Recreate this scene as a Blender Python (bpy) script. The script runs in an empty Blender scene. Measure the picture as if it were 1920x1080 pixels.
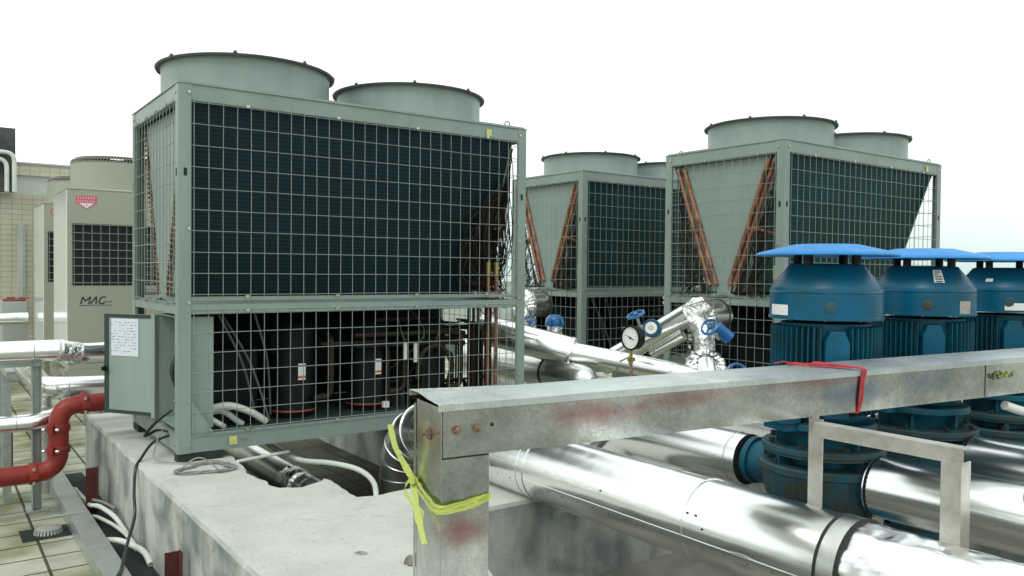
import bpy, math, random
from mathutils import Vector, Matrix, noise
R = math.radians
PI = math.pi
random.seed(11)
scene = bpy.context.scene
col = scene.collection

# ------------------------------------------------------------------ camera
cam_d = bpy.data.cameras.new("camera"); cam = bpy.data.objects.new("camera", cam_d); col.objects.link(cam)
cam_d.sensor_width = 36; cam_d.lens = 1511.7/1920*36; cam_d.clip_start = .05; cam_d.clip_end = 6000
yaw, pit, rol = R(54.017), R(1.191), R(.551)
Fv = Vector((math.cos(yaw)*math.cos(pit), math.sin(yaw)*math.cos(pit), -math.sin(pit)))
R0 = Vector((math.sin(yaw), -math.cos(yaw), 0)); U0 = R0.cross(Fv)
Rv = R0*math.cos(rol)+U0*math.sin(rol); Uv = -R0*math.sin(rol)+U0*math.cos(rol)
m = Matrix((( Rv.x, Uv.x, -Fv.x, 0), (Rv.y, Uv.y, -Fv.y, 0), (Rv.z, Uv.z, -Fv.z, 1.576), (0,0,0,1)))
cam.matrix_world = m
scene.camera = cam

# ------------------------------------------------------------------ sky and sun
w = bpy.data.worlds.new("World"); scene.world = w; w.use_nodes = True
nt = w.node_tree; nt.nodes.clear()
SUN_EL, SUN_AZ = R(52), R(205)      # azimuth of the sun seen from the roof, measured from +X
sky = nt.nodes.new('ShaderNodeTexSky'); sky.sky_type = 'NISHITA'; sky.sun_disc = False
sky.sun_elevation = SUN_EL; sky.sun_rotation = PI/2-SUN_AZ; sky.air_density = 1.2; sky.dust_density = 3
tc = nt.nodes.new('ShaderNodeTexCoord')
nz = nt.nodes.new('ShaderNodeTexNoise'); nz.inputs['Scale'].default_value = 1.6; nz.inputs['Detail'].default_value = 5
mp = nt.nodes.new('ShaderNodeMapping'); mp.inputs['Scale'].default_value = (1, 1, 3)
nt.links.new(tc.outputs['Generated'], mp.inputs[0]); nt.links.new(mp.outputs[0], nz.inputs[0])
cr = nt.nodes.new('ShaderNodeValToRGB')
cr.color_ramp.elements[0].position = .3; cr.color_ramp.elements[0].color = (.82, .87, .88, 1)
cr.color_ramp.elements[1].position = .6; cr.color_ramp.elements[1].color = (1, 1, .985, 1)
nt.links.new(nz.outputs['Fac'], cr.inputs[0])
mul = nt.nodes.new('ShaderNodeMix'); mul.data_type = 'RGBA'; mul.blend_type = 'MULTIPLY'; mul.inputs[0].default_value = 1
nt.links.new(cr.outputs[0], mul.inputs[6]); mul.inputs[7].default_value = (14.5, 15.3, 14.9, 1)
sz = nt.nodes.new('ShaderNodeSeparateXYZ'); nt.links.new(tc.outputs['Generated'], sz.inputs[0])
hr = nt.nodes.new('ShaderNodeValToRGB'); hr.color_ramp.elements[0].position = .0; hr.color_ramp.elements[0].color = (.58, .66, .65, 1); hr.color_ramp.elements[1].position = .10; hr.color_ramp.elements[1].color = (1, 1, 1, 1)
nt.links.new(sz.outputs['Z'], hr.inputs[0])
mu2 = nt.nodes.new('ShaderNodeMix'); mu2.data_type = 'RGBA'; mu2.blend_type = 'MULTIPLY'; mu2.inputs[0].default_value = 1
nt.links.new(mul.outputs[2], mu2.inputs[6]); nt.links.new(hr.outputs[0], mu2.inputs[7]); mul = mu2
mx = nt.nodes.new('ShaderNodeMix'); mx.data_type = 'RGBA'; mx.inputs[0].default_value = .88
nt.links.new(sky.outputs[0], mx.inputs[6]); nt.links.new(mul.outputs[2], mx.inputs[7])
bg = nt.nodes.new('ShaderNodeBackground'); bg.inputs[1].default_value = .1
nt.links.new(mx.outputs[2], bg.inputs[0])
wo = nt.nodes.new('ShaderNodeOutputWorld'); nt.links.new(bg.outputs[0], wo.inputs[0])
sd = bpy.data.lights.new("sun", 'SUN'); sd.energy = 1.0; sd.angle = R(18); sd.color = (1, .97, .92)
so = bpy.data.objects.new("sun", sd); col.objects.link(so)
sv = Vector((math.cos(SUN_EL)*math.cos(SUN_AZ), math.cos(SUN_EL)*math.sin(SUN_AZ), math.sin(SUN_EL)))
so.rotation_euler = sv.to_track_quat('Z', 'Y').to_euler(); so.location = sv*30
scene.view_settings.view_transform = 'Standard'; scene.view_settings.look = 'None'
scene.view_settings.exposure = 0; scene.view_settings.gamma = 1

# ------------------------------------------------------------------ materials
def mat(name, color, rough=.5, metal=0, noise_amt=0, nscale=8, bump=0, bscale=40, col2=None, spec=None, stretch=None, coat=0, bdist=.01, detail=6):
    mt = bpy.data.materials.new(name); mt.use_nodes = True
    n = mt.node_tree; p = n.nodes['Principled BSDF']
    p.inputs['Base Color'].default_value = (*color, 1); p.inputs['Roughness'].default_value = rough; p.inputs['Metallic'].default_value = metal
    if spec is not None: p.inputs['Specular IOR Level'].default_value = spec
    if coat: p.inputs['Coat Weight'].default_value = coat; p.inputs['Coat Roughness'].default_value = .1
    if noise_amt or bump:
        t = n.nodes.new('ShaderNodeTexCoord'); mpp = n.nodes.new('ShaderNodeMapping')
        oi = n.nodes.new('ShaderNodeObjectInfo'); va = n.nodes.new('ShaderNodeVectorMath'); va.operation = 'ADD'; n.links.new(t.outputs['Object'], va.inputs[0]); n.links.new(oi.outputs['Location'], va.inputs[1]); n.links.new(va.outputs[0], mpp.inputs[0])
        if stretch: mpp.inputs['Scale'].default_value = stretch
    if noise_amt:
        z = n.nodes.new('ShaderNodeTexNoise'); z.inputs['Scale'].default_value = nscale; z.inputs['Detail'].default_value = detail; z.inputs['Roughness'].default_value = .62
        n.links.new(mpp.outputs[0], z.inputs[0])
        r = n.nodes.new('ShaderNodeValToRGB'); r.color_ramp.elements[0].position = .35; r.color_ramp.elements[1].position = .68
        c2 = col2 or tuple(c*(1-noise_amt) for c in color)
        r.color_ramp.elements[0].color = (*c2, 1); r.color_ramp.elements[1].color = (*color, 1)
        n.links.new(z.outputs['Fac'], r.inputs[0]); n.links.new(r.outputs[0], p.inputs['Base Color'])
        mr = n.nodes.new('ShaderNodeMapRange'); mr.inputs['To Min'].default_value = min(1, rough*1.25); mr.inputs['To Max'].default_value = rough*.85
        n.links.new(z.outputs['Fac'], mr.inputs[0]); n.links.new(mr.outputs[0], p.inputs['Roughness'])
    if bump:
        b = n.nodes.new('ShaderNodeTexNoise'); b.inputs['Scale'].default_value = bscale; b.inputs['Detail'].default_value = 4
        n.links.new(mpp.outputs[0], b.inputs[0])
        bp = n.nodes.new('ShaderNodeBump'); bp.inputs['Strength'].default_value = bump; bp.inputs['Distance'].default_value = bdist
        n.links.new(b.outputs['Fac'], bp.inputs['Height']); n.links.new(bp.outputs[0], p.inputs['Normal'])
    return mt

M = {}
M['paint'] = mat('grey_green_paint', (.232, .300, .270), .40, 0, .16, 2.2, .06, 60, stretch=(2.2, 2.2, .8))
M['panel'] = mat('grey_green_panel', (.262, .338, .305), .42, 0, .15, 2.0, .06, 25, stretch=(2.5, 2.5, .6))
M['cowl'] = mat('fan_cowl_paint', (.260, .335, .308), .4, 0, .20, 2.4, .05, 12, stretch=(2, 2, .5))
M['rim'] = mat('dark_rim_metal', (.085, .085, .08), .5, .3, .3, 10)
M['wire'] = mat('guard_wire_coating', (.235, .285, .26), .38, .1, .15, 4)
M['copper'] = mat('aged_copper', (.42, .19, .10), .42, .45, .55, 9, .05, 60, col2=(.11, .045, .03))
M['copper_dark'] = mat('dark_copper_tube', (.032, .020, .016), .5, .5, .5, 12)
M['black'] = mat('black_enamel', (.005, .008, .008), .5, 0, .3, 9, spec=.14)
M['foam'] = mat('black_foam', (.010, .013, .013), .85, 0, .3, 20, .2, 50)
M['rubber'] = mat('black_rubber', (.02, .02, .02), .7, 0, .3, 20)
M['alu'] = mat('aluminium_jacket', (.93, .94, .93), .21, 1, .04, 2, .10, 1.0, bdist=.02, stretch=(7, .5, 7))
M['alu2'] = mat('dull_aluminium_jacket', (.72, .73, .71), .27, 1, .12, 6, .15, 12)
M['foil'] = mat('crinkled_foil', (.88, .88, .87), .16, 1, .1, 9, 1.0, 26, bdist=.018)
M['bracket'] = mat('weathered_angle_iron', (.66, .65, .60), .40, .75, .45, 9, .10, 40, col2=(.42, .40, .35))
M['rack'] = mat('galvanised_rack', (.42, .47, .44), .5, .35, .3, 12, .1, 40)
M['redpaint'] = mat('red_pipe_paint', (.26, .026, .018), .42, 0, .4, 8, .12, 50, col2=(.18, .018, .014), spec=.35)
M['rust'] = mat('red_primer_iron', (.095, .018, .014), .75, 0, .45, 12, .2, 60)
M['ocopper'] = mat('orange_heater_band', (.26, .05, .025), .5)
M['white'] = mat('white_plastic', (.72, .74, .7), .45, 0, .12, 6)
M['hose'] = mat('white_conduit', (.66, .70, .64), .45, 0, .2, 9)
M['label'] = mat('white_sticker', (.75, .75, .72), .5, 0, .08, 30)
M['blabel'] = mat('beige_plate', (.42, .38, .33), .4, .3, .3, 30)
M['cable'] = mat('black_cable', (.008, .009, .009), .4)
M['darkcable'] = mat('dark_wire', (.07, .075, .07), .5)
M['gcable'] = mat('grey_cable', (.25, .26, .25), .5, 0, .2, 30)
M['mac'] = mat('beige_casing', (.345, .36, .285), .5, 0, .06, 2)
M['macside'] = mat('sky_lit_glossy_side', (.86, .91, .86), .15, 0, .10, 5, .18, 5, stretch=(3, 3, .6), coat=.6)  # glossy side; sky reflection on it put into a paler base colour
M['grille'] = mat('grille_ring', (.27, .26, .22), .5, 0, .2, 10)
M['valveblue'] = mat('valve_blue', (.004, .125, .36), .3, 0, .3, 14, coat=.2)
M['shield'] = mat('rain_cover_blue', (.005, .225, .60), .5, 0, .2, 5, .08, 8)
M['pump'] = mat('pump_blue_paint', (.001, .092, .185), .34, 0, .35, 6, .08, 30, col2=(.001, .066, .105), spec=.3)
M['pumpdark'] = mat('pump_blue_faded', (.001, .100, .165), .5, .1, .6, 9, .15, 30, col2=(.010, .055, .070), spec=.3)
M['pumpflange'] = mat('pump_flange_dusty', (.008, .095, .145), .5, .1, .8, 11, .15, 30, col2=(.055, .055, .035), spec=.3)
M['brass'] = mat('brass', (.42, .32, .08), .35, .8)
M['bolt'] = mat('rusty_bolt', (.40, .33, .26), .5, .6, .5, 90, col2=(.16, .06, .04))
M['zinc'] = mat('zinc_bolt', (.5, .5, .45), .35, .9)
M['yellow'] = mat('yellow_sticker', (.62, .62, .25), .5, 0, .3, 60)
M['pink'] = mat('pink_sticker', (.62, .10, .16), .5)
M['orange'] = mat('orange_sticker', (.65, .12, .05), .5)
M['paper'] = mat('paper_sheet', (.62, .66, .74), .7)
M['ink'] = mat('ink', (.05, .06, .1), .7)
M['inkb'] = mat('black_lettering', (.015, .016, .015), .5)
M['redrope'] = mat('red_string', (.55, .025, .035), .6, 0, .3, 40)
M['concrete_dark'] = mat('blackened_concrete', (.09, .095, .09), .85, 0, .6, 3, .2, 20, col2=(.035, .04, .042))
M['band'] = mat('concrete_band', (.52, .56, .52), .85, 0, .22, 2, .2, 20)
M['redjunk'] = mat('red_rag', (.30, .09, .07), .8)
M['drainm'] = mat('drain_cover', (.45, .46, .42), .5, .3, .3, 40)
M['gasket'] = mat('dark_gasket', (.022, .04, .035), .7)
M['dark'] = mat('dark_interior', (.008, .012, .011), .8)
M['boxin'] = mat('box_inner', (.16, .21, .185), .5)
M['cfloor'] = mat('stained_concrete_floor', (.24, .235, .20), .9, 0, .4, 2.5, .2, 30)
M['ground'] = mat('far_land', (.18, .22, .17), .95, 0, .3, .02)
M['rock'] = mat('broken_concrete', (.28, .26, .22), .95, 0, .5, 30, .6, 60)
M['glass'] = mat('dial_glass', (.8, .82, .8), .15)

def ribbon_mat():
    mt = bpy.data.materials.new('yellow_ribbon'); mt.use_nodes = True; p = mt.node_tree.nodes['Principled BSDF']
    p.inputs['Base Color'].default_value = (.58, .66, .15, 1); p.inputs['Roughness'].default_value = .35
    p.inputs['Transmission Weight'].default_value = .25; p.inputs['Alpha'].default_value = .88
    return mt
M['ribbon'] = ribbon_mat()

def concrete(name, base, dark, pale, streak=True, top=1.0):
    mt = bpy.data.materials.new(name); mt.use_nodes = True; n = mt.node_tree; p = n.nodes['Principled BSDF']
    L = n.links.new
    t = n.nodes.new('ShaderNodeTexCoord')
    a = n.nodes.new('ShaderNodeTexNoise'); a.inputs['Scale'].default_value = 2.3; a.inputs['Detail'].default_value = 9; a.inputs['Roughness'].default_value = .65; L(t.outputs['Object'], a.inputs[0])
    r = n.nodes.new('ShaderNodeValToRGB'); e = r.color_ramp.elements
    e[0].position = .36; e[0].color = (*dark, 1); e[1].position = .66; e[1].color = (*pale, 1)
    k = e.new(.50); k.color = (*base, 1); L(a.outputs['Fac'], r.inputs[0])
    # vertical run-off streaks
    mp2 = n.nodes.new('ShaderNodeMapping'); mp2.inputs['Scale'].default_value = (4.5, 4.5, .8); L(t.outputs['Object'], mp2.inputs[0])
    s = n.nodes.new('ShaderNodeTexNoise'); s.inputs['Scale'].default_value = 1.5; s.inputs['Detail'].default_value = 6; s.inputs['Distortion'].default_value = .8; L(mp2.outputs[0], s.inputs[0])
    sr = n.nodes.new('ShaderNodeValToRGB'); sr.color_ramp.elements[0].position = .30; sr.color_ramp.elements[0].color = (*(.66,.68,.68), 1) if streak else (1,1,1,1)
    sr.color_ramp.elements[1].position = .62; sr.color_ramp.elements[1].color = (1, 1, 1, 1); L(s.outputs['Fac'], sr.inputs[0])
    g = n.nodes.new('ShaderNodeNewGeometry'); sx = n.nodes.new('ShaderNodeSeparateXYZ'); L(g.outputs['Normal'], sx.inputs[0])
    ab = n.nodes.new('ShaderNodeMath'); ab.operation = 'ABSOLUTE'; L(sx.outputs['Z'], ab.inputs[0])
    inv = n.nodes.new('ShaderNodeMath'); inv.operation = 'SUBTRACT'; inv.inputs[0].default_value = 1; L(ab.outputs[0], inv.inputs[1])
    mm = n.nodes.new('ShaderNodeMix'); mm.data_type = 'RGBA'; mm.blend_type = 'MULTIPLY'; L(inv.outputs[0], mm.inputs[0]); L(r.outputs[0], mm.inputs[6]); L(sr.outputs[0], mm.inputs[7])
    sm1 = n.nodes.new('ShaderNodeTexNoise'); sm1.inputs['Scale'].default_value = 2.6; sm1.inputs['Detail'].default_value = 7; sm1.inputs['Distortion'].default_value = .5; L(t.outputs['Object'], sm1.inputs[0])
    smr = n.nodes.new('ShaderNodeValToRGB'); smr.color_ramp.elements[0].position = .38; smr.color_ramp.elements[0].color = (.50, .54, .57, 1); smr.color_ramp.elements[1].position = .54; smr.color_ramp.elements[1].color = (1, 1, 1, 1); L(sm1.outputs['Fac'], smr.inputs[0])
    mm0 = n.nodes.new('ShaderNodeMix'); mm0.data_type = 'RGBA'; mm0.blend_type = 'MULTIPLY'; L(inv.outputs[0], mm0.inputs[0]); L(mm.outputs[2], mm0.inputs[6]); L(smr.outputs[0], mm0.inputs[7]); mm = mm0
    # fine pitting / specks
    v = n.nodes.new('ShaderNodeTexNoise'); v.inputs['Scale'].default_value = 42; v.inputs['Detail'].default_value = 6; L(t.outputs['Object'], v.inputs[0])
    vr = n.nodes.new('ShaderNodeValToRGB'); vr.color_ramp.elements[0].position = .30; vr.color_ramp.elements[0].color = (.75, .74, .70, 1); vr.color_ramp.elements[1].position = .38; vr.color_ramp.elements[1].color = (1, 1, 1, 1); L(v.outputs['Fac'], vr.inputs[0])
    m3 = n.nodes.new('ShaderNodeMix'); m3.data_type = 'RGBA'; m3.blend_type = 'MULTIPLY'; m3.inputs[0].default_value = .8; L(mm.outputs[2], m3.inputs[6]); L(vr.outputs[0], m3.inputs[7])
    ck = n.nodes.new('ShaderNodeTexVoronoi'); ck.feature = 'DISTANCE_TO_EDGE'; ck.inputs['Scale'].default_value = .75
    wn = n.nodes.new('ShaderNodeTexNoise'); wn.inputs['Scale'].default_value = 5; wn.inputs['Detail'].default_value = 7; L(t.outputs['Object'], wn.inputs[0])
    wm = n.nodes.new('ShaderNodeVectorMath'); wm.operation = 'MULTIPLY_ADD'; L(wn.outputs['Color'], wm.inputs[0]); wm.inputs[1].default_value = (.35, .35, .35); L(t.outputs['Object'], wm.inputs[2]); L(wm.outputs[0], ck.inputs[0])
    kr = n.nodes.new('ShaderNodeValToRGB'); kr.color_ramp.elements[0].position = .0; kr.color_ramp.elements[0].color = (.72, .72, .70, 1); kr.color_ramp.elements[1].position = .003; kr.color_ramp.elements[1].color = (1, 1, 1, 1); L(ck.outputs['Distance'], kr.inputs[0])
    gr = n.nodes.new('ShaderNodeTexNoise'); gr.inputs['Scale'].default_value = 190; gr.inputs['Detail'].default_value = 2; L(t.outputs['Object'], gr.inputs[0])
    gm = n.nodes.new('ShaderNodeMapRange'); gm.inputs['From Min'].default_value = .3; gm.inputs['From Max'].default_value = .7; gm.inputs['To Min'].default_value = .86; gm.inputs['To Max'].default_value = 1.08; L(gr.outputs['Fac'], gm.inputs[0])
    m4 = n.nodes.new('ShaderNodeMix'); m4.data_type = 'RGBA'; m4.blend_type = 'MULTIPLY'; m4.inputs[0].default_value = .7; L(m3.outputs[2], m4.inputs[6]); L(kr.outputs[0], m4.inputs[7])
    m5 = n.nodes.new('ShaderNodeVectorMath'); m5.operation = 'SCALE'; L(m4.outputs[2], m5.inputs[0]); L(gm.outputs[0], m5.inputs['Scale'])
    L(m5.outputs[0], p.inputs['Base Color']); p.inputs['Roughness'].default_value = .9; p.inputs['Specular IOR Level'].default_value = .25
    ad = n.nodes.new('ShaderNodeMath'); ad.operation = 'ADD'; L(v.outputs['Fac'], ad.inputs[0]); L(a.outputs['Fac'], ad.inputs[1])
    bp = n.nodes.new('ShaderNodeBump'); bp.inputs['Strength'].default_value = .35; bp.inputs['Distance'].default_value = .005; L(ad.outputs[0], bp.inputs['Height']); L(bp.outputs[0], p.inputs['Normal'])
    return mt
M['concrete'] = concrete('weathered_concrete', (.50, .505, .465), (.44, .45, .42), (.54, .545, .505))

def tiles(name, size, c1, c2, mortar, msize=.012, moss=True, vertical=False, offset=0.0):
    mt = bpy.data.materials.new(name); mt.use_nodes = True; n = mt.node_tree; p = n.nodes['Principled BSDF']; L = n.links.new
    t = n.nodes.new('ShaderNodeTexCoord'); mp2 = n.nodes.new('ShaderNodeMapping'); L(t.outputs['Object'], mp2.inputs[0])
    if vertical: mp2.inputs['Rotation'].default_value = (R(90), 0, 0)
    b = n.nodes.new('ShaderNodeTexBrick'); L(mp2.outputs[0], b.inputs[0]); b.offset = offset
    b.inputs['Scale'].default_value = 1; b.inputs['Brick Width'].default_value = size[0]; b.inputs['Row Height'].default_value = size[1]
    b.inputs['Mortar Size'].default_value = msize; b.inputs['Mortar Smooth'].default_value = .3
    b.inputs['Color1'].default_value = (*c1, 1); b.inputs['Color2'].default_value = (*c2, 1); b.inputs['Mortar'].default_value = (*mortar, 1)
    z = n.nodes.new('ShaderNodeTexNoise'); z.inputs['Scale'].default_value = 1.7 if moss else .8; z.inputs['Detail'].default_value = 8; L(t.outputs['Object'], z.inputs[0])
    r = n.nodes.new('ShaderNodeValToRGB'); r.color_ramp.elements[0].position = .38; r.color_ramp.elements[1].position = .58
    r.color_ramp.elements[0].color = (.30, .32, .13, 1) if moss else (.8, .8, .78, 1); r.color_ramp.elements[1].color = (1, 1, 1, 1); L(z.outputs['Fac'], r.inputs[0])
    mm = n.nodes.new('ShaderNodeMix'); mm.data_type = 'RGBA'; mm.blend_type = 'MULTIPLY'; mm.inputs[0].default_value = .9; L(b.outputs['Color'], mm.inputs[6]); L(r.outputs[0], mm.inputs[7])
    L(mm.outputs[2], p.inputs['Base Color']); p.inputs['Roughness'].default_value = .85
    z2 = n.nodes.new('ShaderNodeTexNoise'); z2.inputs['Scale'].default_value = 40; L(t.outputs['Object'], z2.inputs[0])
    ad = n.nodes.new('ShaderNodeMath'); ad.operation = 'SUBTRACT'; L(z2.outputs['Fac'], ad.inputs[0]); L(b.outputs['Fac'], ad.inputs[1])
    bp = n.nodes.new('ShaderNodeBump'); bp.inputs['Strength'].default_value = .5; bp.inputs['Distance'].default_value = .008; L(ad.outputs[0], bp.inputs['Height']); L(bp.outputs[0], p.inputs['Normal'])
    return mt
M['floor'] = tiles('roof_paving', (.255, .25), (.47, .47, .385), (.37, .375, .30), (.05, .055, .035), .009)
M['shaded_wetfloor'] = tiles('shaded_mossy_paving', (.255, .25), (.085, .085, .045), (.055, .058, .032), (.015, .018, .01), .012)  # wet moss, plus shade under the chiller put into darker tile colours
M['wall'] = tiles('beige_wall_tile', (.13, .075), (.62, .59, .47), (.57, .545, .43), (.44, .42, .34), .006, False, True)

def galv(name, tint_patches, ro=(.17, .24)):
    mt = bpy.data.materials.new(name); mt.use_nodes = True; n = mt.node_tree; p = n.nodes['Principled BSDF']; L = n.links.new
    t = n.nodes.new('ShaderNodeTexCoord')
    v = n.nodes.new('ShaderNodeTexVoronoi'); v.inputs['Scale'].default_value = 125; L(t.outputs['Object'], v.inputs[0])
    vr = n.nodes.new('ShaderNodeSeparateColor'); L(v.outputs['Color'], vr.inputs[0])
    z = n.nodes.new('ShaderNodeTexNoise'); z.inputs['Scale'].default_value = 3.2; z.inputs['Detail'].default_value = 5; z.inputs['Roughness'].default_value = .6; L(t.outputs['Object'], z.inputs[0])
    r = n.nodes.new('ShaderNodeValToRGB'); e = r.color_ramp.elements; e[0].position = .34; e[0].color = (.42, .435, .42, 1); e[1].position = .66; e[1].color = (.84, .845, .79, 1); L(z.outputs['Fac'], r.inputs[0])  # broad tones stand in for reflected surroundings, besides oxide mottling
    vg = n.nodes.new('ShaderNodeMapRange'); vg.inputs['To Min'].default_value = .92; vg.inputs['To Max'].default_value = 1.07; L(vr.outputs[1], vg.inputs[0])
    vm = n.nodes.new('ShaderNodeVectorMath'); vm.operation = 'SCALE'; L(r.outputs[0], vm.inputs[0]); L(vg.outputs[0], vm.inputs['Scale'])
    z3 = n.nodes.new('ShaderNodeTexNoise'); z3.inputs['Scale'].default_value = 22; z3.inputs['Detail'].default_value = 8; z3.inputs['Roughness'].default_value = .75; L(t.outputs['Object'], z3.inputs[0])
    r3 = n.nodes.new('ShaderNodeValToRGB'); r3.color_ramp.elements[0].position = .36; r3.color_ramp.elements[0].color = (.84, .87, .90, 1); r3.color_ramp.elements[1].position = .56; r3.color_ramp.elements[1].color = (1, 1, 1, 1); L(z3.outputs['Fac'], r3.inputs[0])
    v3 = n.nodes.new('ShaderNodeVectorMath'); v3.operation = 'MULTIPLY'; L(vm.outputs[0], v3.inputs[0]); L(r3.outputs[0], v3.inputs[1])
    last = v3.outputs[0]
    for (c, s, colr, amt) in tint_patches:
        mpn = n.nodes.new('ShaderNodeMapping'); mpn.inputs['Location'].default_value = tuple(-ci/si for ci, si in zip(c, s)); mpn.inputs['Scale'].default_value = tuple(1/si for si in s)
        L(t.outputs['Object'], mpn.inputs[0])
        dn = n.nodes.new('ShaderNodeTexNoise'); dn.inputs['Scale'].default_value = 14; dn.inputs['Detail'].default_value = 7; L(t.outputs['Object'], dn.inputs[0])
        ln = n.nodes.new('ShaderNodeVectorMath'); ln.operation = 'LENGTH'; L(mpn.outputs[0], ln.inputs[0])
        sb = n.nodes.new('ShaderNodeMath'); sb.operation = 'MULTIPLY_ADD'; L(dn.outputs['Fac'], sb.inputs[0]); sb.inputs[1].default_value = 1.3; L(ln.outputs['Value'], sb.inputs[2])
        mr = n.nodes.new('ShaderNodeMapRange'); mr.interpolation_type = 'SMOOTHSTEP'; mr.inputs['From Min'].default_value = .75; mr.inputs['From Max'].default_value = 1.95; mr.inputs['To Min'].default_value = amt; mr.inputs['To Max'].default_value = 0
        L(sb.outputs[0], mr.inputs[0])
        mm = n.nodes.new('ShaderNodeMix'); mm.data_type = 'RGBA'; L(mr.outputs[0], mm.inputs[0]); L(last, mm.inputs[6]); mm.inputs[7].default_value = (*colr, 1); last = mm.outputs[2]
    L(last, p.inputs['Base Color']); p.inputs['Metallic'].default_value = 1
    rr = n.nodes.new('ShaderNodeMapRange'); rr.inputs['To Min'].default_value = ro[0]; rr.inputs['To Max'].default_value = ro[1]; L(vr.outputs[0], rr.inputs[0]); L(rr.outputs[0], p.inputs['Roughness'])
    b = n.nodes.new('ShaderNodeTexNoise'); b.inputs['Scale'].default_value = 3.5; b.inputs['Detail'].default_value = 1; L(t.outputs['Object'], b.inputs[0])
    bp = n.nodes.new('ShaderNodeBump'); bp.inputs['Strength'].default_value = .5; bp.inputs['Distance'].default_value = .012; L(b.outputs['Fac'], bp.inputs['Height']); L(bp.outputs[0], p.inputs['Normal'])
    return mt
REFL_RED, REFL_BLU = (.46, .13, .15), (.22, .30, .46)  # tints of red and blue surroundings mirrored in the zinc, painted on
M['galv_beam'] = galv('galvanised_beam_sheet', [((.50, 0, .09), (.20, .6, .045), REFL_RED, .6), ((.86, 0, .11), (.22, .6, .035), REFL_RED, .5), ((1.45, 0, .13), (.25, .6, .03), REFL_RED, .5), ((1.65, 0, .07), (.22, .6, .05), REFL_BLU, .65), ((2.05, 0, .09), (.16, .6, .05), REFL_BLU, .5), ((1.35,0,.04),(.2,.6,.03),(.75,.78,.74),.6)])  # red, blue and bright patches are reflections painted into the sheet colour
M['galv_lid'] = galv('galvanised_lid_sheet', [((.5, .1, .16), (.6, .3, .1), (.52, .62, .62), .6), ((1.5, .1, .16), (.6, .3, .1), (.50, .58, .62), .6), ((2.5, .1, .16), (.7, .3, .1), (.48, .56, .60), .6)], (.42, .55))
M['galv_post'] = galv('galvanised_post_sheet', [((.07, 0, .36), (.08, .2, .05), REFL_RED, .6)])
M['galv_tray'] = mat('galvanised_tray', (.56, .60, .58), .36, .8, .25, 5, .1, 20)

def finmat(name, ca, cb):
    mt = bpy.data.materials.new(name); mt.use_nodes = True; n = mt.node_tree; p = n.nodes['Principled BSDF']; L = n.links.new
    t = n.nodes.new('ShaderNodeTexCoord'); wv = n.nodes.new('ShaderNodeTexWave'); wv.bands_direction = 'Z'; wv.inputs['Scale'].default_value = 12.5; wv.inputs['Distortion'].default_value = .2
    L(t.outputs['Object'], wv.inputs[0])
    r = n.nodes.new('ShaderNodeValToRGB'); r.color_ramp.elements[0].color = (*ca, 1); r.color_ramp.elements[1].color = (*cb, 1); L(wv.outputs['Fac'], r.inputs[0])
    z = n.nodes.new('ShaderNodeTexNoise'); z.inputs['Scale'].default_value = 1.4; z.inputs['Detail'].default_value = 3; L(t.outputs['Object'], z.inputs[0])
    rr = n.nodes.new('ShaderNodeValToRGB'); rr.color_ramp.elements[0].position = .35; rr.color_ramp.elements[0].color = (.6, .75, .6, 1); rr.color_ramp.elements[1].color = (1.0, 1.0, 1.22, 1); rr.color_ramp.elements[1].position = .65; L(z.outputs['Fac'], rr.inputs[0])
    mm = n.nodes.new('ShaderNodeMix'); mm.data_type = 'RGBA'; mm.blend_type = 'MULTIPLY'; mm.inputs[0].default_value = 1; L(r.outputs[0], mm.inputs[6]); L(rr.outputs[0], mm.inputs[7])
    L(mm.outputs[2], p.inputs['Base Color']); p.inputs['Roughness'].default_value = .55; p.inputs['Specular IOR Level'].default_value = .3
    bp = n.nodes.new('ShaderNodeBump'); bp.inputs['Strength'].default_value = .4; bp.inputs['Distance'].default_value = .004; L(wv.outputs['Fac'], bp.inputs['Height']); L(bp.outputs[0], p.inputs['Normal'])
    return mt
M['fins'] = finmat('blue_black_coil_fins', (.0018, .017, .023), (.0026, .028, .034)); M['fins_lit'] = finmat('lit_coil_fins', (.003, .036, .036), (.005, .062, .060))  # second set is the same fins, glare on the rear coils put into colour

# ------------------------------------------------------------------ mesh helpers
def tag(o, label=None, cat=None, group=None, kind=None):
    if label: o['label'] = label
    if cat: o['category'] = cat
    if group: o['group'] = group
    if kind: o['kind'] = kind
    return o
def thing(name, label, cat, loc=(0,0,0), group=None, rz=0):
    o = bpy.data.objects.new(name, None); col.objects.link(o); o.location = loc; o.rotation_euler = (0, 0, rz); o.empty_display_size = .1
    return tag(o, label, cat, group)

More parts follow.
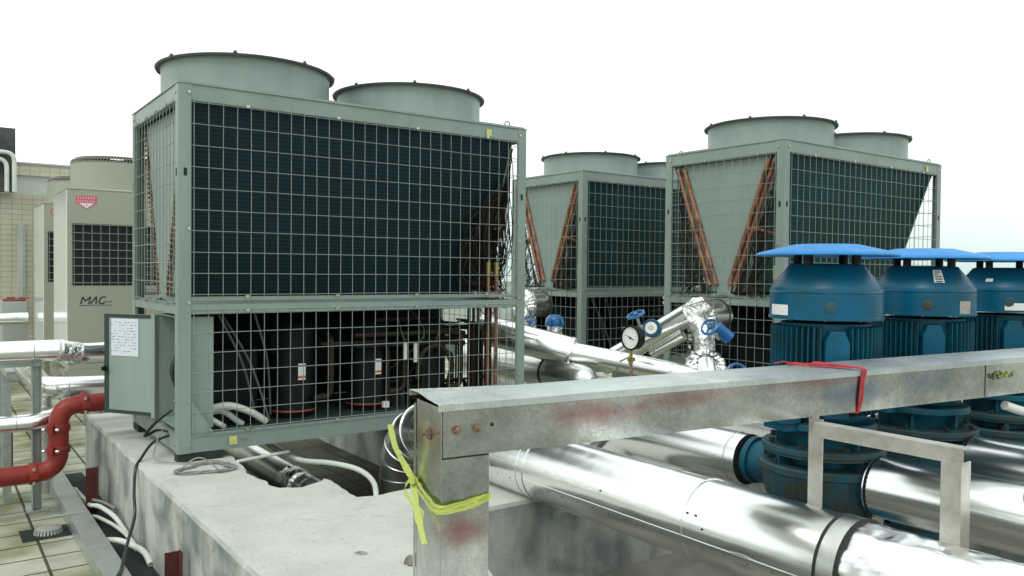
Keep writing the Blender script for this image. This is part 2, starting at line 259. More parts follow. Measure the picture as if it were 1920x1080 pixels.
SPLIT = {'end_sheet', 'side_panel', 'coil_end_plate', 'lifting_eye', 'cover_stud', 'side_flange', 'pipe_lagging', 'brass_fitting', 'riser_pipe', 'rusty_bolt', 'rivet', 'contactor', 'rim_bolt', 'flange_bolt', 'slot_hole', 'bolt', 'coupling_bolt', 'yellow_sticker', 'copper_header', 'casting_rib', 'cowl_screw', 'bolt_hole', 'rail', 'wiring', 'box_wiring', 'suction_pipe', 'front_panel', 'guard_clip'}
class MB:
    def __init__(s): s.v = []; s.f = []; s.sm = []
    def add(s, vs, fs, smooth=False):
        b = len(s.v); s.v += [Vector(v) for v in vs]
        for f in fs: s.f.append([b+i for i in f]); s.sm.append(smooth)
        return s
    def box(s, x0, x1, y0, y1, z0, z1):
        vs = [(x, y, z) for x in (x0, x1) for y in (y0, y1) for z in (z0, z1)]
        return s.add(vs, [(0,1,3,2), (4,6,7,5), (0,4,5,1), (2,3,7,6), (0,2,6,4), (1,5,7,3)])
    def bar(s, p, q, wd, ht, up=(0,0,1)):
        p = Vector(p); q = Vector(q); d = (q-p).normalized(); up = Vector(up)
        if abs(d.dot(up)) > .98: up = Vector((0, 1, 0))
        a = d.cross(up).normalized(); b = a.cross(d)
        vs = []
        for c in (p, q):
            for (i, j) in ((-1,-1), (1,-1), (1,1), (-1,1)): vs.append(c+a*i*wd/2+b*j*ht/2)
        return s.add(vs, [(0,1,2,3), (7,6,5,4), (0,4,5,1), (1,5,6,2), (2,6,7,3), (3,7,4,0)])
    def tube(s, pts, r, seg=12, caps=True, rs=None, smooth=True, jit=0, closed=False):
        pts = [Vector(p) for p in pts]; n = len(pts); vs = []; fs = []
        if closed: d0 = (pts[1]-pts[-1]).normalized()
        else: d0 = (pts[1]-pts[0]).normalized()
        up = Vector((0,0,1)) if abs(d0.z) < .9 else Vector((1,0,0))
        a = d0.cross(up).normalized(); pd = d0
        for i, p in enumerate(pts):
            if closed: d = (pts[(i+1) % n]-pts[i-1]).normalized()
            elif i == 0: d = d0
            elif i == n-1: d = (pts[-1]-pts[-2]).normalized()
            else: d = ((pts[i+1]-p).normalized()+(p-pts[i-1]).normalized()).normalized()
            q = pd.rotation_difference(d); a = (q @ a); a = (a-d*a.dot(d)).normalized(); pd = d
            b = d.cross(a); rr = rs[i] if rs else r
            for k in range(seg):
                t = 2*PI*k/seg; u = a*math.cos(t)+b*math.sin(t)
                f = 1
                if jit: f = 1+jit*noise.noise((p+u*rr)*9)+jit*.7*abs(noise.noise((p+u*rr)*23))
                vs.append(p+u*rr*f)
        m_ = n if closed else n-1
        for i in range(m_):
            j = (i+1) % n
            for k in range(seg):
                k2 = (k+1) % seg; fs.append((i*seg+k, i*seg+k2, j*seg+k2, j*seg+k))
        s.add(vs, fs, smooth)
        if caps and not closed:
            s.add([vs[k] for k in range(seg)], [tuple(reversed(range(seg)))]); s.add([vs[(n-1)*seg+k] for k in range(seg)], [tuple(range(seg))])
        return s
    def lathe(s, prof, c=(0,0,0), axis=(0,0,1), seg=48, smooth=True, wob=0, a0=0, a1=2*PI, pleat=0):
        c = Vector(c); ax = Vector(axis).normalized(); up = Vector((0,0,1)) if abs(ax.z) < .9 else Vector((1,0,0))
        a = up.cross(ax).normalized(); b = ax.cross(a)
        full = abs(a1-a0-2*PI) < 1e-6; ns = seg if full else seg+1
        vs = []; fs = []
        for (r, h) in prof:
            for k in range(ns):
                t = a0+(a1-a0)*k/seg; u = a*math.cos(t)+b*math.sin(t)
                hh = h; rr = r
                if wob: hh += wob*noise.noise(Vector((math.cos(t)*9, math.sin(t)*9, r*40+h*30))); rr += wob*.8*noise.noise(Vector((math.cos(t)*14, math.sin(t)*14, 5+h*30)))
                if pleat: hh += pleat*(1 if k % 2 else -1)*(rr/.16)*(.6+.6*noise.noise(Vector((k*3.1, 1, 2)))); rr += pleat*.5*(1 if (k//2) % 2 else -1)
                vs.append(c+u*rr+ax*hh)
        for i in range(len(prof)-1):
            for k in range(seg):
                k2 = (k+1) % ns; fs.append((i*ns+k, i*ns+k2, (i+1)*ns+k2, (i+1)*ns+k))
        return s.add(vs, fs, smooth)
    def cyl(s, p, q, r, seg=20, r2=None, smooth=True):
        return s.tube([p, q], r, seg, True, rs=[r, r if r2 is None else r2], smooth=smooth)
    def prism(s, poly, z0, z1):
        n = len(poly); vs = [(x, y, z0) for x, y in poly]+[(x, y, z1) for x, y in poly]
        return s.add(vs, [tuple(reversed(range(n))), tuple(range(n, 2*n))]+[(i, (i+1) % n, n+(i+1) % n, n+i) for i in range(n)])
    def plate(s, corners, th):
        a, b, c, d = [Vector(x) for x in corners]; nn = (b-a).cross(d-a).normalized()*th
        return s.add([a, b, c, d, a+nn, b+nn, c+nn, d+nn], [(3,2,1,0), (4,5,6,7), (0,1,5,4), (1,2,6,5), (2,3,7,6), (3,0,4,7)])
    def bolt(s, p, ax, r, h):
        p = Vector(p); s.tube([p, p+Vector(ax).normalized()*h], r, 6, True, smooth=False); return s
    SC = None
    def build(s, name, mt, parent=None, loc=None, bev=0, auto=True):
        if MB.SC: k_, zo_ = MB.SC; s.v = [Vector((v.x*k_, v.y*k_, v.z*k_+zo_)) for v in s.v]
        if parent and name in SPLIT:
            k_ = len(s.v); root = list(range(k_))
            def fd(i):
                while root[i] != i: root[i] = root[root[i]]; i = root[i]
                return i
            for f in s.f:
                for j in f[1:]: root[fd(f[0])] = fd(j)
            comp = {}
            for i in range(k_): comp.setdefault(fd(i), []).append(i)
            bx = [[Vector([min(s.v[i][a] for i in c) for a in range(3)]), Vector([max(s.v[i][a] for i in c) for a in range(3)]), set(c)] for c in comp.values()]
            e = .003; merged = True
            while merged:
                merged = False
                for i in range(len(bx)):
                    for j in range(i+1, len(bx)):
                        if all(bx[i][0][a]-e <= bx[j][1][a] and bx[j][0][a]-e <= bx[i][1][a] for a in range(3)):
                            bx[i] = [Vector([min(bx[i][0][a], bx[j][0][a]) for a in range(3)]), Vector([max(bx[i][1][a], bx[j][1][a]) for a in range(3)]), bx[i][2] | bx[j][2]]; del bx[j]; merged = True; break
                    if merged: break
            if len(bx) > 1:
                sc_, MB.SC = MB.SC, None; last = None
                for (_, _, c) in bx:
                    q = MB(); ids = sorted(c); mp_ = {i: n for n, i in enumerate(ids)}; q.v = [s.v[i] for i in ids]
                    for f, m_ in zip(s.f, s.sm):
                        if f[0] in mp_: q.f.append([mp_[i] for i in f]); q.sm.append(m_)
                    SPLIT.discard(name); last = q.build(name, mt, parent, loc, bev); SPLIT.add(name)
                MB.SC = sc_; return last
        me = bpy.data.meshes.new(name); off = Vector(loc) if loc else Vector((0,0,0))
        me.from_pydata([tuple(v-off) for v in s.v], [], s.f); me.materials.append(mt)
        me.polygons.foreach_set('use_smooth', s.sm); me.validate(); me.update()
        if any(s.sm): me.set_sharp_from_angle(angle=R(38))
        o = bpy.data.objects.new(name, me); col.objects.link(o)
        if loc: o.location = loc
        if parent: o.parent = parent
        if bev:
            b = o.modifiers.new('bevel', 'BEVEL'); b.width = bev; b.segments = 2; b.limit_method = 'ANGLE'; b.angle_limit = R(40)
        return o
def arc(c, r, a0, a1, u, v, n=10):
    c = Vector(c); u = Vector(u); v = Vector(v)
    return [c+u*r*math.cos(a0+(a1-a0)*i/n)+v*r*math.sin(a0+(a1-a0)*i/n) for i in range(n+1)]
def fillet(pts, r, n=8):
    pts = [Vector(p) for p in pts]; out = [pts[0]]
    for i in range(1, len(pts)-1):
        a, b, c = pts[i-1], pts[i], pts[i+1]; d1 = (a-b).normalized(); d2 = (c-b).normalized()
        rr = min(r, (a-b).length*.49, (c-b).length*.49)
        p, q = b+d1*rr, b+d2*rr
        for k in range(n+1):
            t = k/n; out.append(p*(1-t)**2+b*2*t*(1-t)+q*t*t)
    out.append(pts[-1]); return out
def spline(pts, n=8):
    pts = [Vector(p) for p in pts]; P = [pts[0]]+pts+[pts[-1]]; out = []
    for i in range(1, len(P)-2):
        for k in range(n):
            t = k/n; a, b, c, d = P[i-1], P[i], P[i+1], P[i+2]
            out.append(.5*((2*b)+(c-a)*t+(2*a-5*b+4*c-d)*t*t+(3*b-a-3*c+d)*t**3))
    out.append(pts[-1]); return out
def subdiv(p, q, n):
    p = Vector(p); q = Vector(q); return [p.lerp(q, i/n) for i in range(n+1)]
def copy_tree(o, parent=None):
    c = o.copy(); col.objects.link(c); c.parent = parent
    for ch in list(kids[o.name]) if o.name in kids else []: copy_tree(ch, c)
    return c
kids = {}
def index_kids():
    kids.clear()
    for o in bpy.data.objects:
        if o.parent: kids.setdefault(o.parent.name, []).append(o)

# ------------------------------------------------------------------ the setting
tag(MB().add([(-900,-900,-24), (1500,-900,-24), (1500,1500,-24), (-900,1500,-24)], [(0,1,2,3)]).build('ground', M['ground']), kind='structure')
tag(MB().box(-12, 16, -9, 20, -.4, 0).build('roof_floor', M['floor']), kind='structure')

tag(MB().box(1.66, 12, -9, 3.085, .001, .010).build('concrete_floor', M['cfloor']), kind='structure')
tag(MB().box(1.42, 2.95, 3.58, 7.6, .001, .006).build('shaded_wet_paving', M['shaded_wetfloor']), kind='structure')
# concrete plinth A + B in one casting (L shape, broken inner edge)
def jag(pts, amp, step=.06):
    out = []
    for i in range(len(pts)-1):
        a = Vector((*pts[i], 0)); b = Vector((*pts[i+1], 0)); n = max(1, int((b-a).length/step)); nr = Vector((-(b-a).y, (b-a).x, 0)).normalized()
        for k in range(n):
            p = a.lerp(b, k/n); out.append(p+nr*amp*noise.noise(p*11)*(1 if k or i else 0))
    out.append(Vector((*pts[-1], 0)))
    return [(p.x, p.y) for p in out]
inner = jag([(2.05, 3.60), (1.89, 3.585), (1.775, 3.57), (1.69, 3.60), (1.71, 3.75), (1.725, 3.97), (1.70, 4.02), (1.62, 3.96), (1.54, 3.925), (1.44, 3.97), (1.405, 4.30), (1.46, 4.75)], .022, .035)
outer = jag([(.958, 6.75), (.955, 1.0)], .006, .12)
poly = outer+[(1.60, 1.0), (1.60, 2.15), (1.66, 2.36), (1.82, 2.80), (1.95, 3.09), (5.0, 3.09), (5.0, 3.60)]+inner+[(1.46, 6.75)]
def plinth_mesh(poly, z0, z1):
    b = MB(); n = len(poly); rows = [z0, z1-.014, z1]
    ins = []
    for i, (x, y) in enumerate(poly):   # worn arris: pull the top ring in slightly
        px, py = poly[i-1]; nx, ny = poly[(i+1) % n]; d = Vector((nx-px, ny-py, 0)).normalized(); nr = Vector((-d.y, d.x, 0))
        ins.append((x+nr.x*(.008+.010*abs(noise.noise(Vector((x*7, y*7, 0))))), y+nr.y*(.008+.010*abs(noise.noise(Vector((x*7, y*7, 0)))))))
    vs = [(x, y, z0) for x, y in poly]+[(x, y, z1-.015-.01*abs(noise.noise(Vector((x*9, y*9, 3))))) for x, y in poly]+[(x, y, z1) for x, y in ins]
    fs = [(i, (i+1) % n, n+(i+1) % n, n+i) for i in range(n)]+[(n+i, n+(i+1) % n, 2*n+(i+1) % n, 2*n+i) for i in range(n)]+[tuple(range(2*n, 3*n))]
    return b.add(vs, fs)
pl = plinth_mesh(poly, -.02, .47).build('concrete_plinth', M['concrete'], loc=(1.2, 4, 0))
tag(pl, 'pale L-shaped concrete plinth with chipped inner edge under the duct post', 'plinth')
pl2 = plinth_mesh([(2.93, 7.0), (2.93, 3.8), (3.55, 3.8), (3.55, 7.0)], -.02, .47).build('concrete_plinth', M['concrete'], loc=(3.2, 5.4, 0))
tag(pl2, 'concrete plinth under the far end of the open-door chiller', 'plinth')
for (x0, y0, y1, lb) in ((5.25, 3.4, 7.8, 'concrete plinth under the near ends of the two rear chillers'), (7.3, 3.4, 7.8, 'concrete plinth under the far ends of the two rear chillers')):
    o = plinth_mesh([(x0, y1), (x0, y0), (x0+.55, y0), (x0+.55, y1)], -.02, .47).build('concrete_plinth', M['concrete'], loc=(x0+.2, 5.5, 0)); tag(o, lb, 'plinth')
rk = MB(); 
rk.lathe([(0, .026), (.014, .03), (.028, .018), (.034, .0)], (1.483, 2.66, .47), seg=14, wob=.018, smooth=False)
tag(rk.build('concrete_lump', M['rock'], loc=(1.475, 2.70, .47)), 'small broken brown lump of concrete on the plinth beside the post', 'rubble')

lf = MB(); lf.add([(-.028, 0, .003), (-.008, .008, .007), (.020, .005, .006), (.032, -.002, .003), (.015, -.007, .008), (-.010, -.006, .005)], [(0,1,5), (1,2,4,5), (2,3,4)])
o = lf.build('dry_leaf', mat('dry_leaf', (.16, .09, .04), .7), bev=0); o.location = (1.36, 2.86, .472); o.rotation_euler = (0, 0, -.6); tag(o, 'small curled brown dry leaf lying on the plinth top', 'leaf')
# ------------------------------------------------------------------ the chillers
CL, CW, CH = 2.44, 1.24, 2.10
FX = (.585, 1.80)
def guard(axis, fixed, a0, a1, z0, z1, sp, szp, parent, extra=()):
    b = MB(); r = .0023
    n = round((a1-a0)/sp); m_ = round((z1-z0)/szp)
    def P(a, z, off): return (a, fixed-off, z) if axis == 'x' else (fixed-off, a, z)
    sgn = 1 if fixed < .5 else -1
    for i in range(n+1):
        a = a0+(a1-a0)*i/n; j = .0015*random.uniform(-1, 1)
        b.tube([P(a+j, z0-.02, .006*sgn), P(a-j, (z0+z1)/2, (.006+random.uniform(-.002, .002))*sgn), P(a+j, z1+.02, .006*sgn)], r, 4, False)
    for i in range(m_+1):
        z = z0+(z1-z0)*i/m_; k = 6
        b.tube([P(a0-.015+(a1-a0+.03)*t/k, z+.002*random.uniform(-1, 1), .011*sgn) for t in range(k+1)], r, 4, False)
    g = b.build('mesh_guard', M['wire'], parent); c = MB()
    for i in range(4):
        a = a0+(a1-a0)*(i+.5)/4+.02
        for z in (z0-.012, z1+.012):
            p = P(a, z, .008*sgn); c.box(p[0]-.011, p[0]+.011, p[1]-.005, p[1]+.005, z-.007, z+.007)
    c.build('guard_clip', M['zinc'], g); return g

def make_chiller(label, loc, headers_near, open_box):
    t = thing('rooftop_chiller', label, 'chiller', loc, 'rooftop chillers with twin fan cowls')
    pw, th = .072, .004
    # base frame
    b = MB()
    for y0 in (0.006, CW-.056): b.box(.03, CL-.03, y0, y0+.05, 0, .10); b.box(.03, CL-.03, y0-.004 if y0 < .5 else y0+.05, y0 if y0 < .5 else y0+.054, .088, .104)
    for x0 in (0.006, CL-.056): b.box(x0, x0+.05, .06, CW-.06, 0, .10)
    for x0 in (.8, 1.6): b.box(x0, x0+.05, .06, CW-.06, .02, .09)
    b.build('base_frame', M['paint'], t, bev=.002)
    b = MB(); b.box(.2, CL-.06, .06, CW-.06, .092, .097); b.build('base_tray', M['gasket'], t)
    # corner posts (angle section) with slot holes
    for (x0, y0, sx, sy) in ((0,0,1,1), (CL,0,-1,1), (0,CW,1,-1), (CL,CW,-1,-1)):
        b = MB()
        def bb(ax, bx, ay, by): b.box(min(x0+ax*sx, x0+bx*sx), max(x0+ax*sx, x0+bx*sx), min(y0+ay*sy, y0+by*sy), max(y0+ay*sy, y0+by*sy), 0, CH)
        bb(0, pw, 0, th); bb(0, th, th, pw); bb(pw-th, pw, th, .022); bb(th, .022, pw-th, pw)
        post = b.build('corner_post', M['paint'], t, bev=.0015)
        h = MB()
        for z in (1.60,):
            h.box(min(x0+sx*.030, x0+sx*.048), max(x0+sx*.030, x0+sx*.048), y0-.0015 if sy > 0 else y0-.001, y0+.001 if sy > 0 else y0+.0015, z-.022, z+.022)
            h.box(x0-.0015 if sx > 0 else x0-.001, x0+.001 if sx > 0 else x0+.0015, min(y0+sy*.030, y0+sy*.048), max(y0+sy*.030, y0+sy*.048), z-.022, z+.022)
        h.build('slot_hole', M['dark'], post)
        s_ = MB()
        for z in (.05, .30, .86, 1.28, 2.05):
            s_.bolt((x0+sx*.058, y0, z), (0, -sy, 0), .009, .007); s_.bolt((x0, y0+sy*.058, z), (-sx, 0, 0), .009, .007)
        s_.build('bolt', M['zinc'], post)
    # top frame and deck
    b = MB()
    for y0, y1 in ((.003, .04), (CW-.04, CW-.003)): b.box(pw-.01, CL-pw+.01, y0, y1, CH-.095, CH-.004)
    for x0, x1 in ((.003, .04), (CL-.04, CL-.003)): b.box(x0, x1, pw-.01, CW-pw+.01, CH-.095, CH-.004)
    b.build('top_frame', M['paint'], t, bev=.002)
    b = MB(); b.box(-.004, CL+.004, -.004, CW+.004, CH-.004, CH+.004); b.box(.01, CL-.01, .01, CW-.01, CH+.004, CH+.016); b.build('deck', M['paint'], t, bev=.002)
    # middle rails
    b = MB()
    for y0, y1 in ((.003, .035), (CW-.035, CW-.003)):
        b.box(pw, CL-pw, y0, y1, .792, .848); b.box(pw, CL-pw, y0+.002, y1+.004, .868, .892); b.box(pw, CL-pw, y0-.003 if y0 < .5 else y1-.003, y0+.003 if y0 < .5 else y1+.003, .815, .822)
    for x0, x1 in ((.003, .035), (CL-.035, CL-.003)): b.box(x0, x1, pw, CW-pw, .792, .848)
    b.build('middle_rail', M['paint'], t, bev=.002)
    # condensing coils: V
    T = [(.05, 2.0), (.145, 2.0)]; B = [(.44, .90), (.535, .90)]
    for s in (0, 1):
        f = (lambda y: y) if s == 0 else (lambda y: CW-y)
        b = MB(); x0, x1 = .085, CL-.105
        (a, c) = T; (d, e) = B
        vs = [(x, f(y), z) for x in (x0, x1) for (y, z) in (a, c, e, d)]
        b.add(vs, [(0,1,2,3), (7,6,5,4), (0,4,5,1), (1,5,6,2), (2,6,7,3), (3,7,4,0)])
        cl = b.build('condenser_coil', M['fins_lit' if headers_near else 'fins'], t)
        e_ = MB()      # galvanised end plates of the coil
        for xx in (x0-.006, x1+.001): e_.add([(x, f(y), z) for x in (xx, xx+.005) for (y, z) in ((a[0]-.012, 2.0), (c[0]+.012, 2.0), (e[0]+.012, .90), (d[0]-.012, .90))], [(0,1,2,3), (7,6,5,4), (0,4,5,1), (1,5,6,2), (2,6,7,3), (3,7,4,0)])
        e_.build('coil_end_plate', M['panel'], cl)
        # return bends (on the end without headers) – many little hairpins
        xh, sg = ((x1, 1) if headers_near else (x0, -1))
        rb = MB(); N = 34
        for q in range(2):
            for i in range(N):
                k = (i+.5)/N; k2 = (i+1.1)/N
                ya = f((a[0]+.03+q*.035)*(1-k)+(d[0]+.03+q*.035)*k); yb = f((a[0]+.03+q*.035)*(1-k2)+(d[0]+.03+q*.035)*k2+(.02 if q else 0)); za = 2.0-1.1*k; zb = 2.0-1.1*k2
                p = Vector((xh, ya, za)); q2 = Vector((xh, yb, zb))
                rb.tube([p, p+Vector((sg*.022, 0, 0)), (p+q2)/2+Vector((sg*.034, 0, 0)), q2+Vector((sg*.022, 0, 0)), q2], .0055, 5, False)
        rb.build('return_bends', M['copper'], cl)
        # headers on the other end
        xh, sg = ((x0, -1) if headers_near else (x1, 1))
        hd = MB()
        for off, r_, ex in ((.125, .021, .035), (.060, .018, .045)):
            def yz(k): return f((a[0]+off)*(1-k)+(d[0]+off)*k), 1.97-1.05*k
            y_, z_ = yz(0); y2, z2 = yz(.97)
            hd.cyl((xh+sg*ex, y_, z_), (xh+sg*ex, y2, z2), r_, 10)
            y3, z3 = yz(.52)
            hd.tube(fillet([(xh+sg*ex, y3, z3), (xh+sg*(ex+.01), y3+(-.09 if s == 0 else .09), z3-.02), (xh-sg*.02, y3+(-.16 if s == 0 else .16), z3-.05)], .02, 3), .012, 8)
        hd.build('copper_header', M['copper'], cl)
        cp = MB()
        for i in range(34 if headers_near else 80):
            k = random.uniform(.04, .95); y0 = f((a[0]+.03)*(1-k)+(d[0]+.03)*k); z0 = 1.97-1.05*k
            yy = f(random.uniform(.16, .30)) if headers_near else f(random.uniform(.10, .34)); zz = random.uniform(1.25, 1.5)-k*.45
            xm = xh+sg*random.uniform(.03, .075) if headers_near else xh+sg*random.uniform(-.02, .09)-random.random()*.10*(k > .4)
            cp.tube(spline([(xh, y0, z0), (xh+sg*.04, y0-.01, z0-.02), (xm, (y0+yy)/2, (z0+zz)/2-.08), (xm, yy, zz-.12), (xm, f(.30+.05*random.random()), .98)], 4), .0035, 4, False)
        for i in range(7):
            yy = f(.19+.02*i); zz = 1.58-.05*i; cp.tube(spline([(xh+sg*.05, yy, zz), (xh+sg*.06, f(.19+.02*i+.10), zz-.25), (xh+sg*.05, f(.42+.012*i), .88)], 3), .006, 5, False)
        if not headers_near and s == 0:
            for i in range(60):
                z1_ = random.uniform(1.15, 1.62); lim = .05+.39*(2-z1_)/1.1; xa = CL-.15-.22*random.random()*(1 if z1_ < 1.5 else .5); ya = max(.05, lim-random.uniform(.02, .10)); z2_ = z1_-random.uniform(.12, .3)
                k = random.uniform(.15, .8); cp.tube(spline([(xh+.03, .05+.39*k+.02, 1.97-1.05*k), (CL-.09, ya-.01, z1_+.06), (xa, ya, z1_), (xa-.03, ya+.04, z2_), (CL-.22+.08*random.random(), .2+.05*random.random(), .95)], 5), .0038, 4, False)
        cp.build('capillary_tubes', M['copper_dark'], cl)
    # V shaped end sheets
    b = MB()
    for xx in (.06, CL-.11): b.add([(x, y, z) for x in (xx, xx+.004) for (y, z) in ((.16, 2.0), (CW-.16, 2.0), (CW-.56, .87), (.56, .87))], [(0,1,2,3), (7,6,5,4), (0,4,5,1), (1,5,6,2), (2,6,7,3), (3,7,4,0)])
    b.build('end_sheet', M['panel'], t)
    # drip pan between the coils and the machine space (small gable)
    b = MB(); b.add([(x, y, z) for x in (.05, CL-.10) for (y, z) in ((.30, .845), (CW/2, .90), (CW-.30, .845), (CW-.30, .84), (CW/2, .87), (.30, .84))], [(0,1,2,3,4,5), (11,10,9,8,7,6), (0,6,7,1), (1,7,8,2), (2,8,9,3), (3,9,10,4), (4,10,11,5), (5,11,6,0)])
    b.box(.05, CL-.1, .06, CW-.06, .80, .806)
    b.build('drip_pan', M['paint'], t)
    # fan cowls
    for fx in [q+(.065 if headers_near else 0) for q in FX]:
        b = MB(); r = .53; h = .222; c = (fx, CW/2, CH+.016)
        b.lathe([(r+.012, 0), (r+.002, .006), (r, .02), (r, h-.03), (r+.006, h-.008)], c, seg=72)
        b.lathe([(r-.006, h-.01), (r-.008, .02), (r-.02, 0)], c, seg=72)
        fc = b.build('fan_cowl', M['cowl'], t)
        b = MB(); b.lathe([(r-.008, h-.012), (r-.008, h), (r+.030, h+.004), (r+.036, h-.002), (r+.032, h-.014), (r+.004, h-.010), (r-.006, h-.012)], c, seg=72); b.build('cowl_rim', M['rim'], fc)
        b = MB()
        for k in range(8):
            a_ = 2*PI*k/8+.35; p = Vector(c)+Vector((math.cos(a_)*(r+.024), math.sin(a_)*(r+.024), h-.004)); b.bolt(p-Vector((0, 0, .012)), (0,0,1), .009, .034); b.cyl(p+Vector((0,0,.006)), p+Vector((0,0,.012)), .014, 8)
        b.build('rim_bolt', M['rim'], fc)
        # fan inside
        b = MB(); b.cyl((fx, CW/2, CH+.10), (fx, CW/2, CH+.20), .10, 20)
        for k in range(5):
            a_ = 2*PI*k/5; u = Vector((math.cos(a_), math.sin(a_), 0)); v = Vector((-math.sin(a_), math.cos(a_), 0)); cc = Vector((fx, CW/2, CH+.15))
            b.plate([cc+u*.1-v*.07+Vector((0,0,-.03)), cc+u*.50-v*.12+Vector((0,0,-.03)), cc+u*.50+v*.12+Vector((0,0,.03)), cc+u*.1+v*.07+Vector((0,0,.03))], .004)
        b.build('fan_blades', M['dark'], fc)
    # lifting eyes
    b = MB()
    for ex, ey in ((CL-.14, .05), (.14, CW-.05), (CL-.14, CW-.05)):
        b.tube(arc((ex, ey, CH+.03), .022, -.6, PI+.6, (1,0,0), (0,0,1), 10), .005, 6); b.cyl((ex, ey, CH), (ex, ey, CH+.012), .018, 10)
    b.build('lifting_eye', M['paint'], t)
    # mesh guards
    guard('x', 0, .085, CL-.085, .905, 1.995, .0825, .119, t)
    guard('x', 0, .085, CL-.085, .12, .80, .0825, .113, t)
    guard('x', CW, .085, CL-.085, .905, 1.995, .0825, .119, t)
    guard('x', CW, .085, CL-.085, .12, .80, .0825, .113, t)
    guard('y', 0, .08, CW-.08, .86, 1.995, .083, .119, t)
    guard('y', CL, .08, CW-.08, .86, 1.995, .083, .119, t)
    guard('y', CL, .08, CW-.08, .12, .80, .083, .113, t)
    if not open_box: guard('y', 0, .08, CW-.08, .12, .80, .083, .113, t)
    # machine space
    b = MB(); b.tube([(.35, .86, .50), (.40, .86, .50), (2.0, .86, .50), (2.05, .86, .50)], .2, 24, rs=[.15, .2, .2, .15]); ev = b.build('evaporator_shell', M['foam'], t)
    for i, cx in enumerate((.80, 1.34, 1.80)):
        b = MB(); r = .145
        b.lathe([(.0, .74), (.06, .738), (.115, .715), (r, .67), (r, .16), (r+.004, .15), (r+.004, .13), (r-.02, .12), (r-.02, .10)], (cx, .35, 0), seg=28); cm = b.build('compressor', M['black'], t)
        b = MB(); b.lathe([(r+.006, .135), (r+.011, .142), (r+.006, .149)], (cx, .35, 0), seg=28); b.build('heater_band', M['ocopper'], cm)
        if i < 2:
            a0 = R(-72); a1 = R(-52)
            def lab(z0, z1, mt, nm, rr=.0015): bq = MB(); bq.lathe([(r+rr, z0), (r+rr, z1)], (cx, .35, 0), seg=6, a0=a0+PI/2-PI/2, a1=a1); return bq
            for (z0, z1, mk, nm) in ((.345, .45, 'label', 'white_label'), (.355, .372, 'orange', 'orange_stripe'), (.43, .44, 'inkb', 'black_stripe')):
                bq = MB(); rr = r+(.001 if mk == 'label' else .002); vs = []
                for k in range(5):
                    a_ = a0+(a1-a0)*k/4+R(-25); vs += [(cx+rr*math.cos(a_), .35+rr*math.sin(a_), z0), (cx+rr*math.cos(a_), .35+rr*math.sin(a_), z1)]
                bq.add(vs, [(2*k, 2*k+2, 2*k+3, 2*k+1) for k in range(4)]); bq.build(nm, M[mk], cm)
        b = MB(); b.tube(fillet([(cx+.08, .20, .22), (cx+.20, .19, .22), (cx+.20, .19, .62), (cx+.20, .45, .62)], .07, 6), .021, 10); b.cyl((cx+.09, .20, .22), (cx+.13, .195, .22), .028, 10); b.build('suction_pipe', M['copper_dark'], cm)
        b = MB(); b.box(cx-.05, cx+.05, .35+.1, .55, .3, .5); b.build('terminal_box', M['black'], cm)
    rnd = random.Random(int(loc[0]*100)+5)
    b = MB()
    for i in range(24):
        x = rnd.uniform(1.15, 2.25); y = rnd.uniform(.18, .55); z = rnd.uniform(.2, .74); x2 = x+rnd.uniform(-.5, .5)
        b.tube(fillet([(x, y, .1), (x, y, z), (min(2.3, max(.35, x2)), y, z), (min(2.3, max(.35, x2)), y+.2, z)], .04, 4), rnd.choice([.008, .011, .016]), 8)
    for i in range(5): x = 2.05+.05*i; b.cyl((x, .16+.012*(i % 3), .12), (x, .16+.012*(i % 3), .80), .011, 8)
    for z in (.62, .55): b.tube(fillet([(1.15, .16, z), (1.8, .16, z), (2.05, .2, z-.02), (2.05, .5, z-.02)], .05, 4), .018, 8)
    b.tube(spline([(1.62, .15, .30), (1.66, .15, .48), (1.80, .15, .52), (1.9, .15, .40), (1.88, .15, .28)], 5), .02, 8)
    b.build('refrigerant_pipes', M['copper_dark'], t)
    b = MB()
    for (x, z0, z1) in ((1.52, .44, .56), (1.60, .42, .55)): b.cyl((x, .14, z0), (x, .14, z1), .014, 8)
    b.box(1.34, 1.38, .10, .13, .13, .17); b.box(1.98, 2.04, .12, .14, .84, .88) if False else None
    b.build('pipe_lagging', M['white'], t)
    b = MB()
    for (p, q) in (((.26, .12, .78), (.50, .16, .12)), ((.30, .2, .78), (.56, .1, .12)), ((.48, .14, .78), (.60, .2, .14))):
        p = Vector(p); q = Vector(q); b.tube(spline([p, p.lerp(q, .5)+Vector((.03, 0, .02)), q], 6), .007, 6)
    for i in range(3):
        x = rnd.uniform(.9, 2.1); b.tube(spline([(x, .3, .78), (x+rnd.uniform(-.1, .1), .12, .6), (x+rnd.uniform(-.2, .2), .3, .35)], 5), .005, 5)
    b.build('wiring', M['darkcable'], t)
    b = MB(); b.box(.25, CL-.1, 1.08, 1.09, .10, .80) if headers_near else b.box(.34, CL-.42, 1.08, 1.09, .10, .80); b.box(.25, CL-.1, 1.095, 1.10, .66, .80); b.box(.26, .52, .22, .66, .10, .56); b.build('light_block_panel', M['black'], t)  # black sheets added to keep light out of the machine bay
    # brass valves near the header end
    hxx = CL-.16 if not headers_near else .14
    b = MB(); 
    for dx in (-.10, -.03): b.cyl((hxx+dx, .10, 1.02), (hxx+dx, .10, 1.12), .016, 8)
    b.build('brass_fitting', M['brass'], t)
    b = MB()
    for dx in (-.10, -.03): b.cyl((hxx+dx, .10, .12), (hxx+dx, .10, 1.03), .012, 8)
    b.build('riser_pipe', M['copper'], t)
    # stickers
    b = MB()
    for (x, z) in (((CL-.36, CH-.068), (.285, .04)) if open_box else ((CL-.30, CH-.068),)): b.box(x, x+.045, -.0065, -.0055, z-.03+.015, z+.035)
    b.build('yellow_sticker', M['yellow'], t)
    return t

